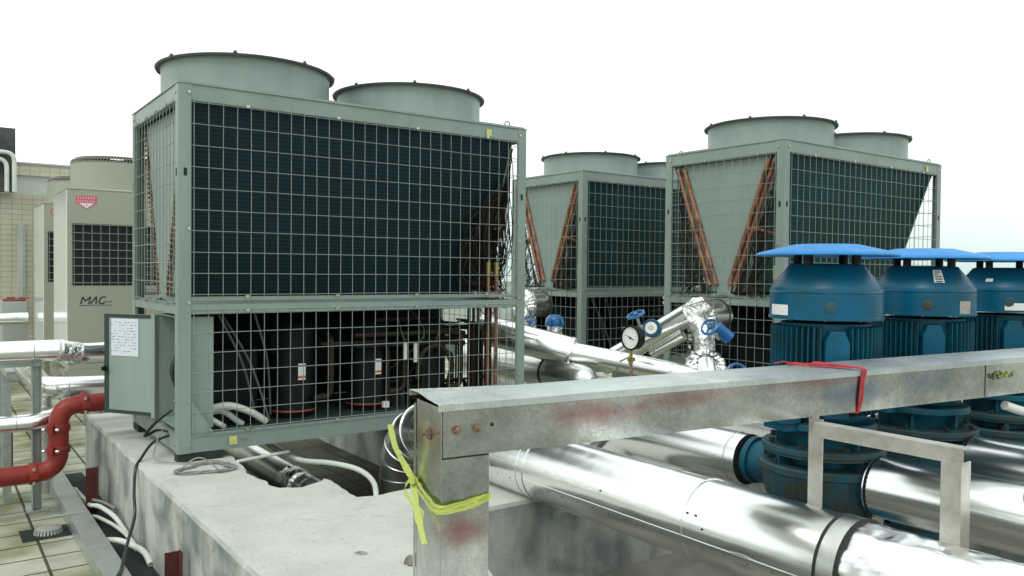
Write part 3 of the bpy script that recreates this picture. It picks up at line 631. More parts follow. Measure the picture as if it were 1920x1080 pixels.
def water_nozzle(t):      # chilled water connection coming out of the left end
    b = MB(); b.lathe([(.02, 0), (.135, 0), (.135, .26), (.02, .26)], (.02, CW/2, .70), (-1, 0, 0), seg=32); nz_ = b.build('water_nozzle', M['alu2'], t)
    b = MB(); b.lathe([(.03, .03), (.08, .035), (.12, .02), (.158, .0), (.163, -.03), (.14, -.05)], (-.26, CW/2, .70), (-1, 0, 0), seg=48, pleat=.007, smooth=False); b.build('foil_collar', M['foil'], nz_)
    b = MB(); b.tube([(-.02+0.02*i/6, CW/2, .70) for i in range(2)], .142, 24); b.build('dark_gap', M['foam'], nz_)

c1 = make_chiller('grey green chiller standing largest in view, its control box door swung open', (1.143, 4.771, .52), False, True)
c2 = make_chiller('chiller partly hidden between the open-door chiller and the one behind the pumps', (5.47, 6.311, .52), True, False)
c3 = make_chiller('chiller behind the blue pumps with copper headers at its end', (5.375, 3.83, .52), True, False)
water_nozzle(c2); water_nozzle(c3)

# control box with its open door on the nearest chiller
b = MB(); x1 = .205
b.box(.012, x1, .05, .054, .13, .775); b.box(.012, x1, .53, .534, .13, .775); b.box(x1, x1+.004, .05, .534, .13, .775); b.box(.012, x1, .054, .53, .13, .134); b.box(.012, x1, .054, .53, .771, .775)
cb = b.build('control_box', M['panel'], c1)
b = MB(); b.box(.19, .2045, .06, .525, .14, .76); b.build('mounting_plate', M['boxin'], cb)
b = MB()
for (y, z, wy, hz) in ((.12, .55, .08, .10), (.23, .55, .06, .10), (.33, .55, .10, .12), (.12, .36, .14, .07), (.32, .38, .12, .10), (.16, .22, .24, .06)): b.box(.12, .19, y, y+wy, z, z+hz)
b.build('contactor', M['black'], cb)
b = MB()
for i in range(14): y = .09+.026*i; b.tube(spline([(.10, y, .55), (.06+.02*random.random(), y+.02, .42), (.10, y-.02, .27), (.05, .10+.005*i, .14)], 4), .004, 4)
b.build('box_wiring', M['cable'], cb)
b = MB(); b.add([(x, y, z) for x in (.08, .083) for (y, z) in ((.006, .11), (.006, .31))]+[(.20, .006, .11), (.20, .009, .11)], [(0,1,4), (2,3,5)] ); 
g_ = MB(); g_.add([(.075, -.001, .105), (.20, -.001, .105), (.075, -.001, .30), (.075, .003, .105), (.20, .003, .105), (.075, .003, .30)], [(0,1,2), (5,4,3), (0,3,4,1), (1,4,5,2), (2,5,3,0)]); g_.build('corner_gusset', M['paint'], c1)
g_ = MB(); g_.box(.355, .395, -.002, .001, .050, .060); g_.build('base_slot', M['zinc'], c1)
# door
hinge = Vector((-.004, .515, 0)); free = Vector((-.249, .875, 0)); dd = (free-hinge).normalized(); dn = Vector((-dd.y, dd.x, 0)); 
if dn.x < 0: dn = -dn     # dn points away from the camera side (outer skin)
z0, z1, wd = .140, .765, .41
def dpt(u, z, o=0): p = hinge+dd*u+dn*o; return Vector((p.x, p.y, z))
def dslab(u0, u1, za, zb, o0, o1, mt, nm, par, bev=0):
    vs = [dpt(u, z, o) for u in (u0, u1) for o in (o0, o1) for z in (za, zb)]
    return MB().add(vs, [(0,1,3,2), (4,6,7,5), (0,4,5,1), (2,3,7,6), (0,2,6,4), (1,5,7,3)]).build(nm, M[mt], par, bev=bev)
door = dslab(0, wd, z0, z1, 0, .022, 'panel', 'box_door', c1, .002)
gk = MB()
for (u0, u1, za, zb) in ((.0, wd, z0, z0+.022), (.0, wd, z1-.022, z1), (wd-.034, wd, z0+.022, z1-.022)):
    vs = [dpt(u, z, o) for u in (u0, u1) for o in (-.004, -.0005) for z in (za, zb)]; gk.add(vs, [(0,1,3,2), (4,6,7,5), (0,4,5,1), (2,3,7,6), (0,2,6,4), (1,5,7,3)])
gk.build('door_gasket', M['gasket'], door)
dslab(0, .028, z0-.01, z1+.005, -.012, -.001, 'panel', 'door_hinge_strip', door)
pp = dslab(.135, .352, z1-.262, z1-.028, -.004, -.0025, 'paper', 'paper_sheet', door)
ik = MB(); rr = random.Random(3)
for i in range(11):
    z = z1-.05-.018*i; u = .150
    while u < .34:
        wl = rr.uniform(.004, .022)
        if rr.random() < .72: ik.add([dpt(u, z, -.0046), dpt(u+wl, z, -.0046), dpt(u+wl, z-.0022-.003*rr.random(), -.0046), dpt(u, z-.0025, -.0046)], [(0,1,2,3)])
        u += wl+rr.uniform(.003, .02)
ik.build('writing', M['ink'], pp)
hk = MB(); p = dpt(wd-.015, .42, -.012); hk.lathe([(0, .02), (.014, .018), (.016, 0)], p, -dn, seg=12); hk.bar(dpt(wd-.015, .42, -.02), dpt(wd-.045, .41, -.02), .012, .008)
hk.build('door_lock', M['black'], door)
hk = MB(); hk.lathe([(0, .02), (.012, .018), (.014, 0)], dpt(wd-.001, .42, .01), dd, seg=12); hk.bar(dpt(wd+.012, .40, .01), dpt(wd+.014, .47, .01), .012, .010); hk.build('door_handle', M['zinc'], door)

# rubber pads under the chillers
def pad(x0, x1, y0, y1, lb):
    b = MB().box(x0, x1, y0, y1, .4705, .5195); o = b.build('rubber_pad', M['rubber'], loc=((x0+x1)/2, (y0+y1)/2, .47), bev=.004); tag(o, lb, 'pad', 'black pads under the chillers')
pad(1.145, 1.40, 4.78, 4.86, 'black rubber pad beside the grey cable coil')
pad(1.145, 1.30, 5.83, 6.0, 'black rubber pad below the open control box door')
for (x, y, lb) in ((3.3, 4.80, 'black pad under the far end of the open-door chiller'), (5.39, 3.85, 'black pad under the near corner of the chiller behind the pumps'), (5.49, 6.33, 'black pad under the near corner of the middle chiller'), (7.5, 3.85, 'black pad under the far corner of the chiller behind the pumps'), (7.6, 6.33, 'black pad under the far corner of the middle chiller')):
    pad(x, x+.2, y, y+.1, lb)

# ------------------------------------------------------------------ foreground cable duct: post and beam
e1 = Vector((math.cos(R(-9.5)), math.sin(R(-9.5)), 0)); ang = R(-9.5)
post = thing('duct_post', 'square galvanised sheet post with yellow ribbon standing on the chipped plinth', 'post', (1.1765, 1.953, .47), rz=ang)
b = MB(); b.box(0, .150, 0, .003, 0, .705); b.box(0, .003, .003, .205, 0, .715); b.box(.147, .150, .003, .205, 0, .60); b.box(.003, .018, .205, .208, 0, .715); b.box(-.004, .0, .208, .222, 0, .70)
b.build('post_shell', M['galv_post'], post, bev=.001)
b = MB()
b.bolt((0, .098, .628), (-1, 0, 0), .013, .009); b.cyl((-.001, .098, .628), (-.005, .098, .628), .019, 14); b.cyl((-.005, .098, .628), (-.022, .098, .628), .006, 8)
b.build('rusty_bolt', M['bolt'], post)
b = MB(); b.cyl((-.0012, .092, .700), (.001, .092, .700), .008, 12) if False else b.box(-.0012, .001, .088, .108, .694, .708); b.box(-.0012, .001, .094, .106, .556, .574); b.build('slot_hole', M['boxin'], post)
beam = thing('duct_beam', 'long lidded galvanised duct beam carried by the ribbon-tied post', 'duct', (1.1765, 1.953, 1.044), rz=ang)
beam.rotation_euler = (0, R(-.62), ang)
BL = 3.7; BW = .235; BH = .148
b = MB()
n_ = 60
def wave(x): return .0022*noise.noise(Vector((x*3, 1.3, 0)))
vs = []; fs = []
for i in range(n_+1):
    x = .0+BL*i/n_+(.0035 if i == 0 else 0)
    for (y, z) in ((-.0035, BH), (-.0035+wave(x+9), BH*.66), (-.0035+wave(x+4), BH*.33), (-.0035, 0), (BW, 0), (BW, BH)): vs.append((x, y, z+(wave(x) if z == 0 else 0)))
for i in range(n_):
    for k in range(5): fs.append((i*6+k, i*6+k+1, i*6+6+k+1, i*6+6+k))
b.add(vs, fs, True); b.build('duct_body', M['galv_beam'], beam)
b = MB(); vs = []; fs = []
for i in range(n_+1):
    x = -.012+BL*i/n_; w_ = wave(x*1.3+2)
    up = .010*max(0, 1-x/.35)
    for (y, z) in ((-.0085, BH-.014), (-.0085, BH+.006+w_), (BW*.33, BH+.008+w_*1.5+up*.3), (BW*.66, BH+.008-w_+up), (BW+.006, BH+.007+up), (BW+.006, BH-.012+up)): vs.append((x, y, z))
for i in range(n_):
    for k in range(5): fs.append((i*6+k, i*6+6+k, i*6+6+k+1, i*6+k+1))
b.add(vs, fs); b.build('duct_lid', M['galv_lid'], beam)
b = MB()
for x in (.045, .108):
    b.cyl((x, -.004, .078), (x, -.007, .078), .014, 14); b.bolt((x, -.007, .078), (0, -1, 0), .0105, .009); b.cyl((x, -.016, .078), (x, -.028, .078), .0055, 8)
b.build('rusty_bolt', M['bolt'], beam)
b = MB(); b.cyl((.157, -.0042, .084), (.157, -.0050, .084), .0055, 14); b.box(.044, .058, -.0045, -.0040, .132, .136); b.build('bolt_hole', M['dark'], beam)
b = MB(); b.box(2.42, 2.423, -.0062, -.0052, 0, BH); b.build('duct_joint', M['dark'], beam)
b = MB(); b.box(0, .146, -.0038, -.0005, -.004, -.0005); b.build('shadow_gap', M['dark'], beam)
# scribbled paint marks on the beam face
sc = random.Random(4); b = MB()
def scr(x0, x1, amp, n, mt, nm):
    b = MB(); pts = [(x0+(x1-x0)*i/n+sc.uniform(-.006, .006), -.0068, .088+amp*math.sin(i*1.9)+sc.uniform(-.006, .006)) for i in range(n+1)]
    b.tube(spline(pts, 4), .0016, 4, False); b.build(nm, M[mt], beam)
M['green'] = mat('green_marker', (.10, .17, .03), .6); M['yellowp'] = mat('yellow_marker', (.55, .5, .04), .6)
scr(2.44, 2.52, .014, 12, 'inkb', 'scribbled_writing'); scr(2.45, 2.54, .012, 12, 'green', 'scribbled_writing'); scr(2.53, 2.62, .010, 11, 'green', 'scribbled_writing'); scr(2.49, 2.58, .007, 8, 'yellowp', 'scribbled_writing')

# angle iron trestle under the beam
fr = thing('angle_iron_trestle', 'rusty galvanised angle iron trestle carrying the duct beam between the pumps and the big pipe', 'trestle', (2.62, 1.46, 0))
def angle(nm, p, q, wv, dirs, par, mt='bracket', th=.005):
    b = MB(); p = Vector(p); q = Vector(q); a, c = Vector(dirs[0]), Vector(dirs[1])
    for d, o in ((a, c), (c, a)):
        st_ = d*th if d is c else d*0
        vs = [p+st_, p+d*wv, p+d*wv+o*th, p+st_+o*th]; vs = vs+[v+(q-p) for v in vs]
        b.add(vs, [(0,1,2,3), (7,6,5,4), (0,4,5,1), (1,5,6,2), (2,6,7,3), (3,7,4,0)])
    return b.build(nm, M[mt], par, bev=.0008)
angle('leg', (0, .285, 0), (0, .285, 1.05), .058, ((0,-1,0), (1,0,0)), fr)
angle('leg', (-.062, -.285, 0), (-.062, -.285, 1.00), .062, ((1,0,0), (0,1,0)), fr)
angle('top_bar', (-.060, .225, 1.046), (-.060, -.288, 1.046), .050, ((0,0,-1), (1,0,0)), fr)

# ribbon and string
rbn = MB()
def pw2(x, y, z): v = Vector((x, y, 0)); c, s = math.cos(ang), math.sin(ang); return Vector((1.1765+c*x-s*y, 1.953+s*x+c*y, z))
def strip(b, pts, wv, wdir=(0,0,1), th=.0006):
    pts = spline(pts, 7); wd_ = Vector(wdir).normalized(); vs = []
    for i, p in enumerate(pts):
        d = (pts[min(i+1, len(pts)-1)]-pts[max(i-1, 0)]).normalized(); nr = d.cross(wd_).normalized()
        for k in range(5):
            f = (k/4-.5)*(.85+.35*noise.noise(p*35)); vs.append(p+wd_*wv*f+nr*(.0022*(1 if k % 2 else -1)*noise.noise(p*50+Vector((k, 0, 0)))+.0012*noise.noise(p*140+Vector((k*3, 0, 0)))))
    b.add(vs, [(5*i+k, 5*i+5+k, 5*i+6+k, 5*i+1+k) for i in range(len(pts)-1) for k in range(4)], False)
strip(rbn, [pw2(-.008, .20, .945), pw2(-.007, .10, .915), pw2(-.006, -.006, .905), pw2(.08, -.008, .912), pw2(.152, -.006, .925)], .019)
strip(rbn, [pw2(-.010, .20, .925), pw2(-.009, .10, .896), pw2(-.008, -.008, .892), pw2(.08, -.010, .898), pw2(.153, -.008, .918)], .014)
strip(rbn, [pw2(-.014, .205, .945), pw2(-.035, .21, .915), pw2(-.03, .19, .885), pw2(-.012, .13, .86), pw2(-.012, .11, .85)], .018, (.3,.2,.9))
strip(rbn, [pw2(-.012, .20, .935), pw2(-.03, .23, .98), pw2(-.05, .26, 1.03), pw2(-.058, .29, 1.095)], .022, (.75, -.6, .15))
strip(rbn, [pw2(-.012, .20, .93), pw2(-.02, .15, .87), pw2(-.028, .09, .825), pw2(-.030, .05, .79)], .024, (.6, -.75, .2))
rbn.lathe([(0, .012), (.012, .010), (.014, -.006), (0, -.012)], pw2(-.016, .195, .935), seg=8, wob=.01, smooth=False)
o = rbn.build('plastic_ribbon', M['ribbon'], loc=tuple(pw2(0, 0, .9))); tag(o, 'yellow green plastic ribbon tied round the duct post with two loose ends', 'ribbon')
sm_ = o.modifiers.new('solid', 'SOLIDIFY'); sm_.thickness = .0003
b = MB()
def pb(x, y, z):   # beam local -> world
    return Vector(beam.location)+Matrix.Rotation(ang, 4, 'Z') @ (Matrix.Rotation(R(-.62), 4, 'Y') @ Vector((x, y, z)))
for dx in (0, .007, .012):
    zz = BH+.012
    b.tube(spline([pb(1.665+dx*.6, -.006, -.004), pb(1.672+dx, -.012, .05), pb(1.680+dx, -.012, .12), pb(1.683+dx, -.012, zz), pb(1.64+dx, .05, zz+.004), pb(1.60+dx*2, .12, zz+.003), pb(1.55+dx*4, .19, zz+.003), pb(1.56+dx, BW+.01, zz-.01), pb(1.57, BW+.01, .02), pb(1.6, .12, -.006), pb(1.665+dx, -.006, -.004)], 5), .0028, 5)
b.tube(spline([pb(1.55, .19, zz+.005), pb(1.50, .20, zz+.016), pb(1.46, .20, zz+.012), pb(1.44, .19, zz+.014)], 5), .0022, 5)
for i in range(5): b.tube(spline([pb(1.57+.01*i, .15, zz+.006), pb(1.59+.01*i, .12+.01*i, zz+.012), pb(1.68, .02, zz+.006)], 4), .0024, 4)
tag(b.build('red_string', M['redrope'], loc=tuple(pb(1.68, 0, BH))), 'red plastic string wound round the duct beam above the trestle', 'string')

# ------------------------------------------------------------------ pipes
def crease(b, path, r, seg, amt, rs=None): b.tube(path, r, seg, True, rs=rs, jit=amt)
def pipe_thing(name, label, path, r, mt='alu', bands=(), group='silver insulated pipes', seg=28, jit=.0, fr_=0, cat='pipe', n=8, rs=None, bandm='alu2', bandw=.012):
    path = fillet(path, fr_, n) if fr_ else [Vector(p) for p in path]
    # add rings along the straights for reflections / dents
    dense = [path[0]]
    for i in range(len(path)-1):
        L_ = (path[i+1]-path[i]).length; k = max(1, int(L_/.06)) if jit else 1
        dense += subdiv(path[i], path[i+1], k)[1:]
    t = thing(name, label, cat, (path[0].x, path[0].y, 0), group); off = Vector((path[0].x, path[0].y, 0))
    b = MB(); b.tube([p-off for p in dense], r, seg, True, jit=jit, rs=rs); b.build('jacket', M[mt], t)
    for k, (p, d, rr, wv) in enumerate(bands):
        p = Vector(p)-off; d = Vector(d).normalized(); bb = MB(); bb.lathe([(rr-.006, -wv), (rr, -wv), (rr+.0015, 0), (rr, wv), (rr-.006, wv)], p, d, seg=36); bb.build('joint_band', M[bandm], t)
    return t

# the big pipe in front (runs along the roof, x = 2.44)
bp = thing('insulated_main_pipe', 'biggest silver clad pipe, with black edged strap and wrinkled cladding', 'pipe', (2.44, 2.4, 0), 'silver insulated pipes')
rj = random.Random(2)
def clad(y0, y1, r, amp, seed, nm, mt, zc=.62, slope=.0, dents=()):
    n1 = int(abs(y1-y0)/.022); sg = 72; vs = []; fs = []
    for i in range(n1+1):
        y = y0+(y1-y0)*i/n1
        for k in range(sg):
            a = 2*PI*k/sg; q = Vector((math.cos(a)*3.2, math.sin(a)*3.2, y*3+seed))
            d = amp*(noise.noise(q)*.6)
            q2 = Vector((math.cos(a)*1.6+seed, math.sin(a)*1.6, y*5+seed)); rd = 1-abs(noise.noise(q2*2.2))*2
            d += amp*.9*max(0, rd)**6*-1
            for (dy, da, sy_, sa, dp) in dents:
                e = ((y-dy)/sy_)**2+((a-da)/sa)**2
                if e < 4: d -= dp*math.exp(-e*1.6)
            rr = r+d; vs.append((math.cos(a)*rr, y-2.4, zc+slope*(y-2.4)+math.sin(a)*rr))
    for i in range(n1):
        for k in range(sg): fs.append((i*sg+k, i*sg+(k+1) % sg, (i+1)*sg+(k+1) % sg, (i+1)*sg+k))
    b = MB(); b.add(vs, fs, True); b.add([vs[k] for k in range(sg)], [tuple(range(sg))]); b.add([vs[n1*sg+k] for k in range(sg)], [tuple(range(sg))])
    return b.build(nm, M[mt], bp)
clad(1.491, 3.05, .160, .0010, 3, 'jacket', 'alu', dents=((1.78, 3.45, .05, .22, .010), (1.66, 3.7, .035, .3, .008)))
clad(3.05, 4.15, .162, .0008, 8, 'jacket', 'alu')
clad(.2, 1.419, .157, .0085, 5, 'wrinkled_jacket', 'alu', dents=((1.2, 2.2, .05, .3, .012), (1.0, 2.7, .06, .3, .012), (1.33, 1.9, .03, .4, .008)))
b = MB(); b.lathe([(.150, -.036), (.1645, -.036), (.1645, .036), (.150, .036)], (0, 1.455-2.4, .62), (0, 1, 0), seg=64); b.build('strap', M['alu2'], bp)
for dy in (-.036, .036): b = MB(); b.lathe([(.150, -.005), (.167, -.005), (.167, .005), (.150, .005)], (0, 1.455+dy-2.4, .62), (0, 1, 0), seg=64); b.build('black_edging', M['rubber'], bp)
for y in (3.05, 3.10, 2.05): b = MB(); b.lathe([(.158, -.003), (.164, -.002), (.1645, 0), (.164, .002), (.158, .003)], (0, y-2.4, .62), (0, 1, 0), seg=64); b.build('seam', M['alu'], bp)
b = MB()
for y in [1.55+.10*i for i in range(26)]: b.cyl((math.cos(3.42)*.156, y-2.4, .62+math.sin(3.42)*.156), (math.cos(3.42)*.1635, y-2.4, .62+math.sin(3.42)*.1635), .0028, 6)
for (y, a) in ((2.03, 2.75), (1.99, 2.75), (1.95, 3.0), (1.40, 3.2), (2.5, 2.9)): b.cyl((math.cos(a)*.158, y-2.4, .62+math.sin(a)*.158), (math.cos(a)*.1635, y-2.4, .62+math.sin(a)*.1635), .004, 8)
b.build('rivet', M['rubber'], bp)
b = MB(); vs = []
for y in (1.50, 3.04): vs += [(math.cos(a)*r_, y-2.4, .62+math.sin(a)*r_) for a, r_ in ((3.30, .1600), (3.30, .1625), (3.38, .1628), (3.46, .1625), (3.46, .1600))]
b.add(vs, [(0,1,6,5), (1,2,7,6), (2,3,8,7), (3,4,9,8), (0,4,3,2,1), (5,6,7,8,9)]); b.build('lap_seam', M['alu'], bp)
# far elbow of the big pipe, made of gores
el = MB(); pth = arc((0, 4.15-2.4, .62-.34), .34, PI/2, 0, (0,1,0), (0,0,1), 5); pth = [Vector(p) for p in pth]+[Vector((0, 4.49-2.4, 0))]
el.tube(pth, .163, 40, True, smooth=True); el.build('elbow', M['alu2'], bp)
b = MB()
for i in range(1, 6):
    d = (pth[min(i+1, len(pth)-1)]-pth[i-1]).normalized(); b.lathe([(.160, -.004), (.168, -.002), (.168, .002), (.160, .004)], pth[i], d, seg=40)
b.build('elbow_seam', M['alu'], bp)
b = MB(); 
angle('pipe_bracket', (2.50, 3.085, .395), (2.70, 3.085, .395), .05, ((0,-1,0), (0,0,-1)), None, 'rack')
o = bpy.data.objects['pipe_bracket']; tag(o, 'short angle iron bracket fixed to the plinth face under the big pipe', 'bracket')

# pump lines
for i, px_ in enumerate((3.303, 4.146, 4.99)):
    which = ('single-tagged', 'paper-labelled', 'frame-cut')[i]
    t = pipe_thing('insulated_pipe', 'silver suction pipe running up to the %s blue pump from behind' % which, [(px_, 2.53, .654), (px_, 3.08, .654), (px_, 3.4, .654), (px_, 3.55, .5), (px_, 3.6, 0)] if i < 2 else [(px_, 2.53, .654), (px_, 3.0, .654), (px_, 3.1, .5), (px_, 3.1, 0)], .125, 'alu', [((px_, 2.59, .654), (0,1,0), .126, .005)], seg=40, fr_=.0, jit=.003)
    b = MB(); b.lathe([(.055, 0), (.115, -.004), (.1255, .0), (.123, .012)], (0, -.002, .654), (0, 1, 0), seg=40); b.build('foam_end', M['foam'], t)
    t = pipe_thing('insulated_pipe', 'silver discharge pipe leaving the %s blue pump towards the camera' % which, [(px_, 1.86, .668), (px_, 1.8, .668), (px_, 1.1, .668), (px_, .3, .668)], .129, 'alu', [((px_, 1.5, .668), (0,1,0), .130, .003)], seg=48, rs=None, jit=.003)
    b = MB(); b.lathe([(.05, .012), (.115, .008), (.1305, -.006), (.129, -.02)], (0, 0, .668), (0, 1, 0), seg=40); b.build('foam_end', M['foam'], t)

# ------------------------------------------------------------------ pumps
def make_pump(x, y, label, cam_ang):
    t = thing('inline_pump', label, 'pump', (x, y, 0), 'blue vertical pumps in a row')
    b = MB(); b.lathe([(0, 1.652), (.12, 1.649), (.252, 1.618), (.266, 1.610), (.267, 1.605), (.262, 1.603), (.245, 1.609), (.12, 1.632), (0, 1.636)], seg=20, smooth=False); sh = b.build('rain_cover', M['shield'], t)
    b = MB()
    for k in range(4): a = PI/4+PI/2*k+.25+cam_ang; b.cyl((.125*math.cos(a), .125*math.sin(a), 1.55), (.125*math.cos(a), .125*math.sin(a), 1.628), .0165, 10)
    b.build('cover_stud', M['rubber'], sh)
    b = MB(); b.lathe([(0, 1.573), (.125, 1.573), (.138, 1.569), (.146, 1.558), (.203, 1.488), (.2095, 1.474), (.2095, 1.45), (.2095, 1.372), (.2125, 1.370), (.2125, 1.360), (.20, 1.360), (.19, 1.375)], seg=64); b.lathe([(.2095, 1.468), (.2125, 1.464), (.2095, 1.458)], seg=64); fc = b.build('fan_cowl', M['pump'], t)
    b = MB(); b.lathe([(.012, 0), (.022, 0), (.022, .004), (.012, .006), (0, .006)], (.209*math.cos(cam_ang+.1), .209*math.sin(cam_ang+.1), 1.41), (math.cos(cam_ang+.1), math.sin(cam_ang+.1), 0), seg=16); b.build('cowl_plug', M['pumpflange'], fc)
    b = MB()
    for k in range(5): a = cam_ang-1.2+k*.6; b.bolt((.209*math.cos(a), .209*math.sin(a), 1.362), (math.cos(a), math.sin(a), 0), .006, .006)
    b.build('cowl_screw', M['pumpflange'], fc)
    b = MB(); b.lathe([(.168, 1.345), (.166, 1.00), (.15, .97), (.12, .96)], seg=48); mb = b.build('motor_body', M['pumpdark'], t)
    b = MB(); N = 56
    for k in range(N):
        a = 2*PI*(k+.5)/N; dl = (a-cam_ang-.22+PI) % (2*PI)-PI
        if abs(dl) < .27: continue
        u = Vector((math.cos(a), math.sin(a), 0)); v = Vector((-math.sin(a), math.cos(a), 0))
        p = u*.160; q = u*.204
        b.add([p-v*.0028+Vector((0,0,1.0)), q-v*.0018+Vector((0,0,1.01)), q+v*.0018+Vector((0,0,1.01)), p+v*.0028+Vector((0,0,1.0)), p-v*.0028+Vector((0,0,1.338)), q-v*.0018+Vector((0,0,1.332)), q+v*.0018+Vector((0,0,1.332)), p+v*.0028+Vector((0,0,1.338))], [(3,2,1,0), (4,5,6,7), (0,1,5,4), (1,2,6,5), (2,3,7,6), (3,0,4,7)])
    b.build('cooling_fins', M['pumpdark'], mb)
    a = cam_ang+.22; u = Vector((math.cos(a), math.sin(a), 0)); v = Vector((-math.sin(a), math.cos(a), 0))
    b = MB(); prof = [(-.05, 1.0), (.05, 1.0), (.05, 1.28), (.028, 1.325), (-.028, 1.325), (-.05, 1.28)]
    vs = [u*.15+v*s+Vector((0,0,z)) for s, z in prof]+[u*.210+v*s*.85+Vector((0,0,z-.004)) for s, z in prof]; n = 6
    b.add(vs, [tuple(range(n)), tuple(reversed(range(n, 2*n)))]+[(i, n+i, n+(i+1) % n, (i+1) % n) for i in range(n)]); b.build('side_plate', M['pump'], mb, bev=.003)
    a = cam_ang-.85; u = Vector((math.cos(a), math.sin(a), 0)); v = Vector((-math.sin(a), math.cos(a), 0))
    b = MB(); b.bar(u*.17+Vector((0,0,1.02)), u*.25+Vector((0,0,1.02)), .15, .11); b.bar(u*.17+Vector((0,0,.95)), u*.235+Vector((0,0,.95)), .13, .03); b.build('terminal_box', M['pump'], mb, bev=.004)
    b = MB(); b.lathe([(.12, .97), (.19, .965), (.195, .955), (.195, .94), (.15, .935), (.135, .90), (.135, .87)], seg=48)
    for k in range(6): a = 2*PI*k/6+.3; b.bar((.13*math.cos(a), .13*math.sin(a), .90), (.18*math.cos(a), .18*math.sin(a), .90), .012, .07)
    b.build('lantern', M['pumpdark'], t)
    b = MB(); b.lathe([(.12, .872), (.226, .872), (.230, .868), (.230, .850), (.224, .846), (.224, .838), (.14, .836)], seg=56); f1 = b.build('upper_flange', M['pumpflange'], t)
    b = MB()
    for k in range(8): a = 2*PI*k/8+.2; b.bolt((.205*math.cos(a), .205*math.sin(a), .868), (0,0,1), .012, .022)
    b.build('flange_bolt', M['rubber'], f1)
    b = MB(); b.lathe([(.15, .84), (.15, .80)], seg=32)
    for k in range(8): a = 2*PI*k/8+.5; b.bar((.13*math.cos(a), .13*math.sin(a), .818), (.215*math.cos(a), .215*math.sin(a), .818), .02, .04)
    b.build('neck', M['pumpdark'], t)
    b = MB(); b.lathe([(.12, .800), (.234, .800), (.240, .794), (.240, .772), (.232, .768), (.225, .70), (.205, .64), (.16, .58), (.12, .55), (.12, .40)], seg=56, smooth=True); vo = b.build('volute', M['pumpflange'], t)
    b = MB()
    for k in range(8): a = 2*PI*k/8+.45; b.bolt((.213*math.cos(a), .213*math.sin(a), .798), (0,0,1), .013, .024)
    b.build('flange_bolt', M['rubber'], vo)
    b = MB(); 
    for s in (1, -1): b.cyl((0, s*.08, .71), (0, s*.34, .745), .085, 24); b.cyl((0, s*(.30 if s > 0 else .195), .74), (0, s*(.325 if s > 0 else .22), .74), .098, 32)
    b.build('side_flange', M['pumpdark'], vo)
    b = MB()
    for k in range(5): a = cam_ang-.9+k*.45; b.bar((.225*math.cos(a), .225*math.sin(a), .77), (.205*math.cos(a), .205*math.sin(a), .62), .02, .02)
    b.build('casting_rib', M['pumpflange'], vo)
    b = MB(); b.box(-.19, .19, -.19, .19, .28, .31); b.lathe([(.14, .42), (.16, .31)], seg=32); b.build('pump_foot', M['pumpdark'], t)
    return t
def sticker(t, r0, z0, r1, z1, a0, a1, mt, nm):
    b = MB(); vs = []
    for k in range(7):
        a = a0+(a1-a0)*k/6; vs += [(r0*math.cos(a), r0*math.sin(a), z0), (r1*math.cos(a), r1*math.sin(a), z1)]
    b.add(vs, [(2*k, 2*k+2, 2*k+3, 2*k+1) for k in range(6)], True); return b.build(nm, M[mt], t)
PK = 1.155; pl_ = [(3.303, 2.125), (4.146, 2.113), (4.99, 2.079)]; MB.SC = (PK, 1.576*(1-PK)+.050)
plabels = ['blue vertical pump with red string beside it and one white tag on its cowl', 'middle blue vertical pump with a paper label on the slope of its cowl', 'blue vertical pump cut by the frame edge, small label on its cone']
pumps = []
for (x, y), lb in zip(pl_, plabels): pumps.append((make_pump(x, y, lb, math.atan2(-y, -x)), math.atan2(-y, -x)))
t, ca = pumps[0]; sticker(t, .2112, 1.375, .2112, 1.415, ca-1.18, ca-.68, 'label', 'white_tag')
pk = sticker(t, .2255, .668, .2305, .680, ca-.38, ca-.18, 'pink', 'pink_tag')
t, ca = pumps[1]; sticker(t, .192, 1.502, .159, 1.555, ca+.22, ca+.44, 'label', 'paper_label'); 
for q in range(5): sticker(t, .194-.006*q, 1.505+.010*q, .192-.006*q, 1.509+.010*q, ca+.25, ca+.25+(.15 if q != 3 else .08), 'ink', 'label_print')
sticker(t, .2115, 1.365, .2115, 1.425, ca+.72, ca+1.02, 'blabel', 'rating_plate')
t, ca = pumps[2]; sticker(t, .1915, 1.505, .182, 1.520, ca-.42, ca-.25, 'label', 'paper_label'); sticker(t, .2115, 1.375, .2115, 1.425, ca-1.15, ca-.78, 'blabel', 'rating_plate'); sticker(t, .2115, 1.37, .2115, 1.405, ca+.02, ca+.55, 'label', 'white_tag')
MB.SC = None
for i, ((x, y), wh) in enumerate(zip(pl_, ('single-tagged', 'paper-labelled', 'frame-cut'))):
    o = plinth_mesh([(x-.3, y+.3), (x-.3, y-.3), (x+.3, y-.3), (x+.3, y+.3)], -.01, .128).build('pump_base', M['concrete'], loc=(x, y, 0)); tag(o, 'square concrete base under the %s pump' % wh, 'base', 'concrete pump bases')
# white conduit by the far pumps
tag(MB().tube(spline([(3.75, 1.55, 1.02), (3.9, 1.50, .98), (4.1, 1.45, .985), (4.35, 1.42, 1.05), (4.6, 1.4, 1.1)], 6), .02, 10).build('conduit', M['hose'], loc=(4.1, 1.45, 1)), 'white conduit sagging below the scribbled end of the duct beam', 'conduit')
# thin silver stub rising from the big pipe at the right edge
t = pipe_thing('insulated_stub', 'thin silver clad stub rising from the strapped big pipe', [(2.600, .975, .66), (2.600, .975, .95), (2.600, .975, 1.0)], .033, 'alu', [((2.600, .975, .93), (0,0,1), .04, .012)], seg=24)

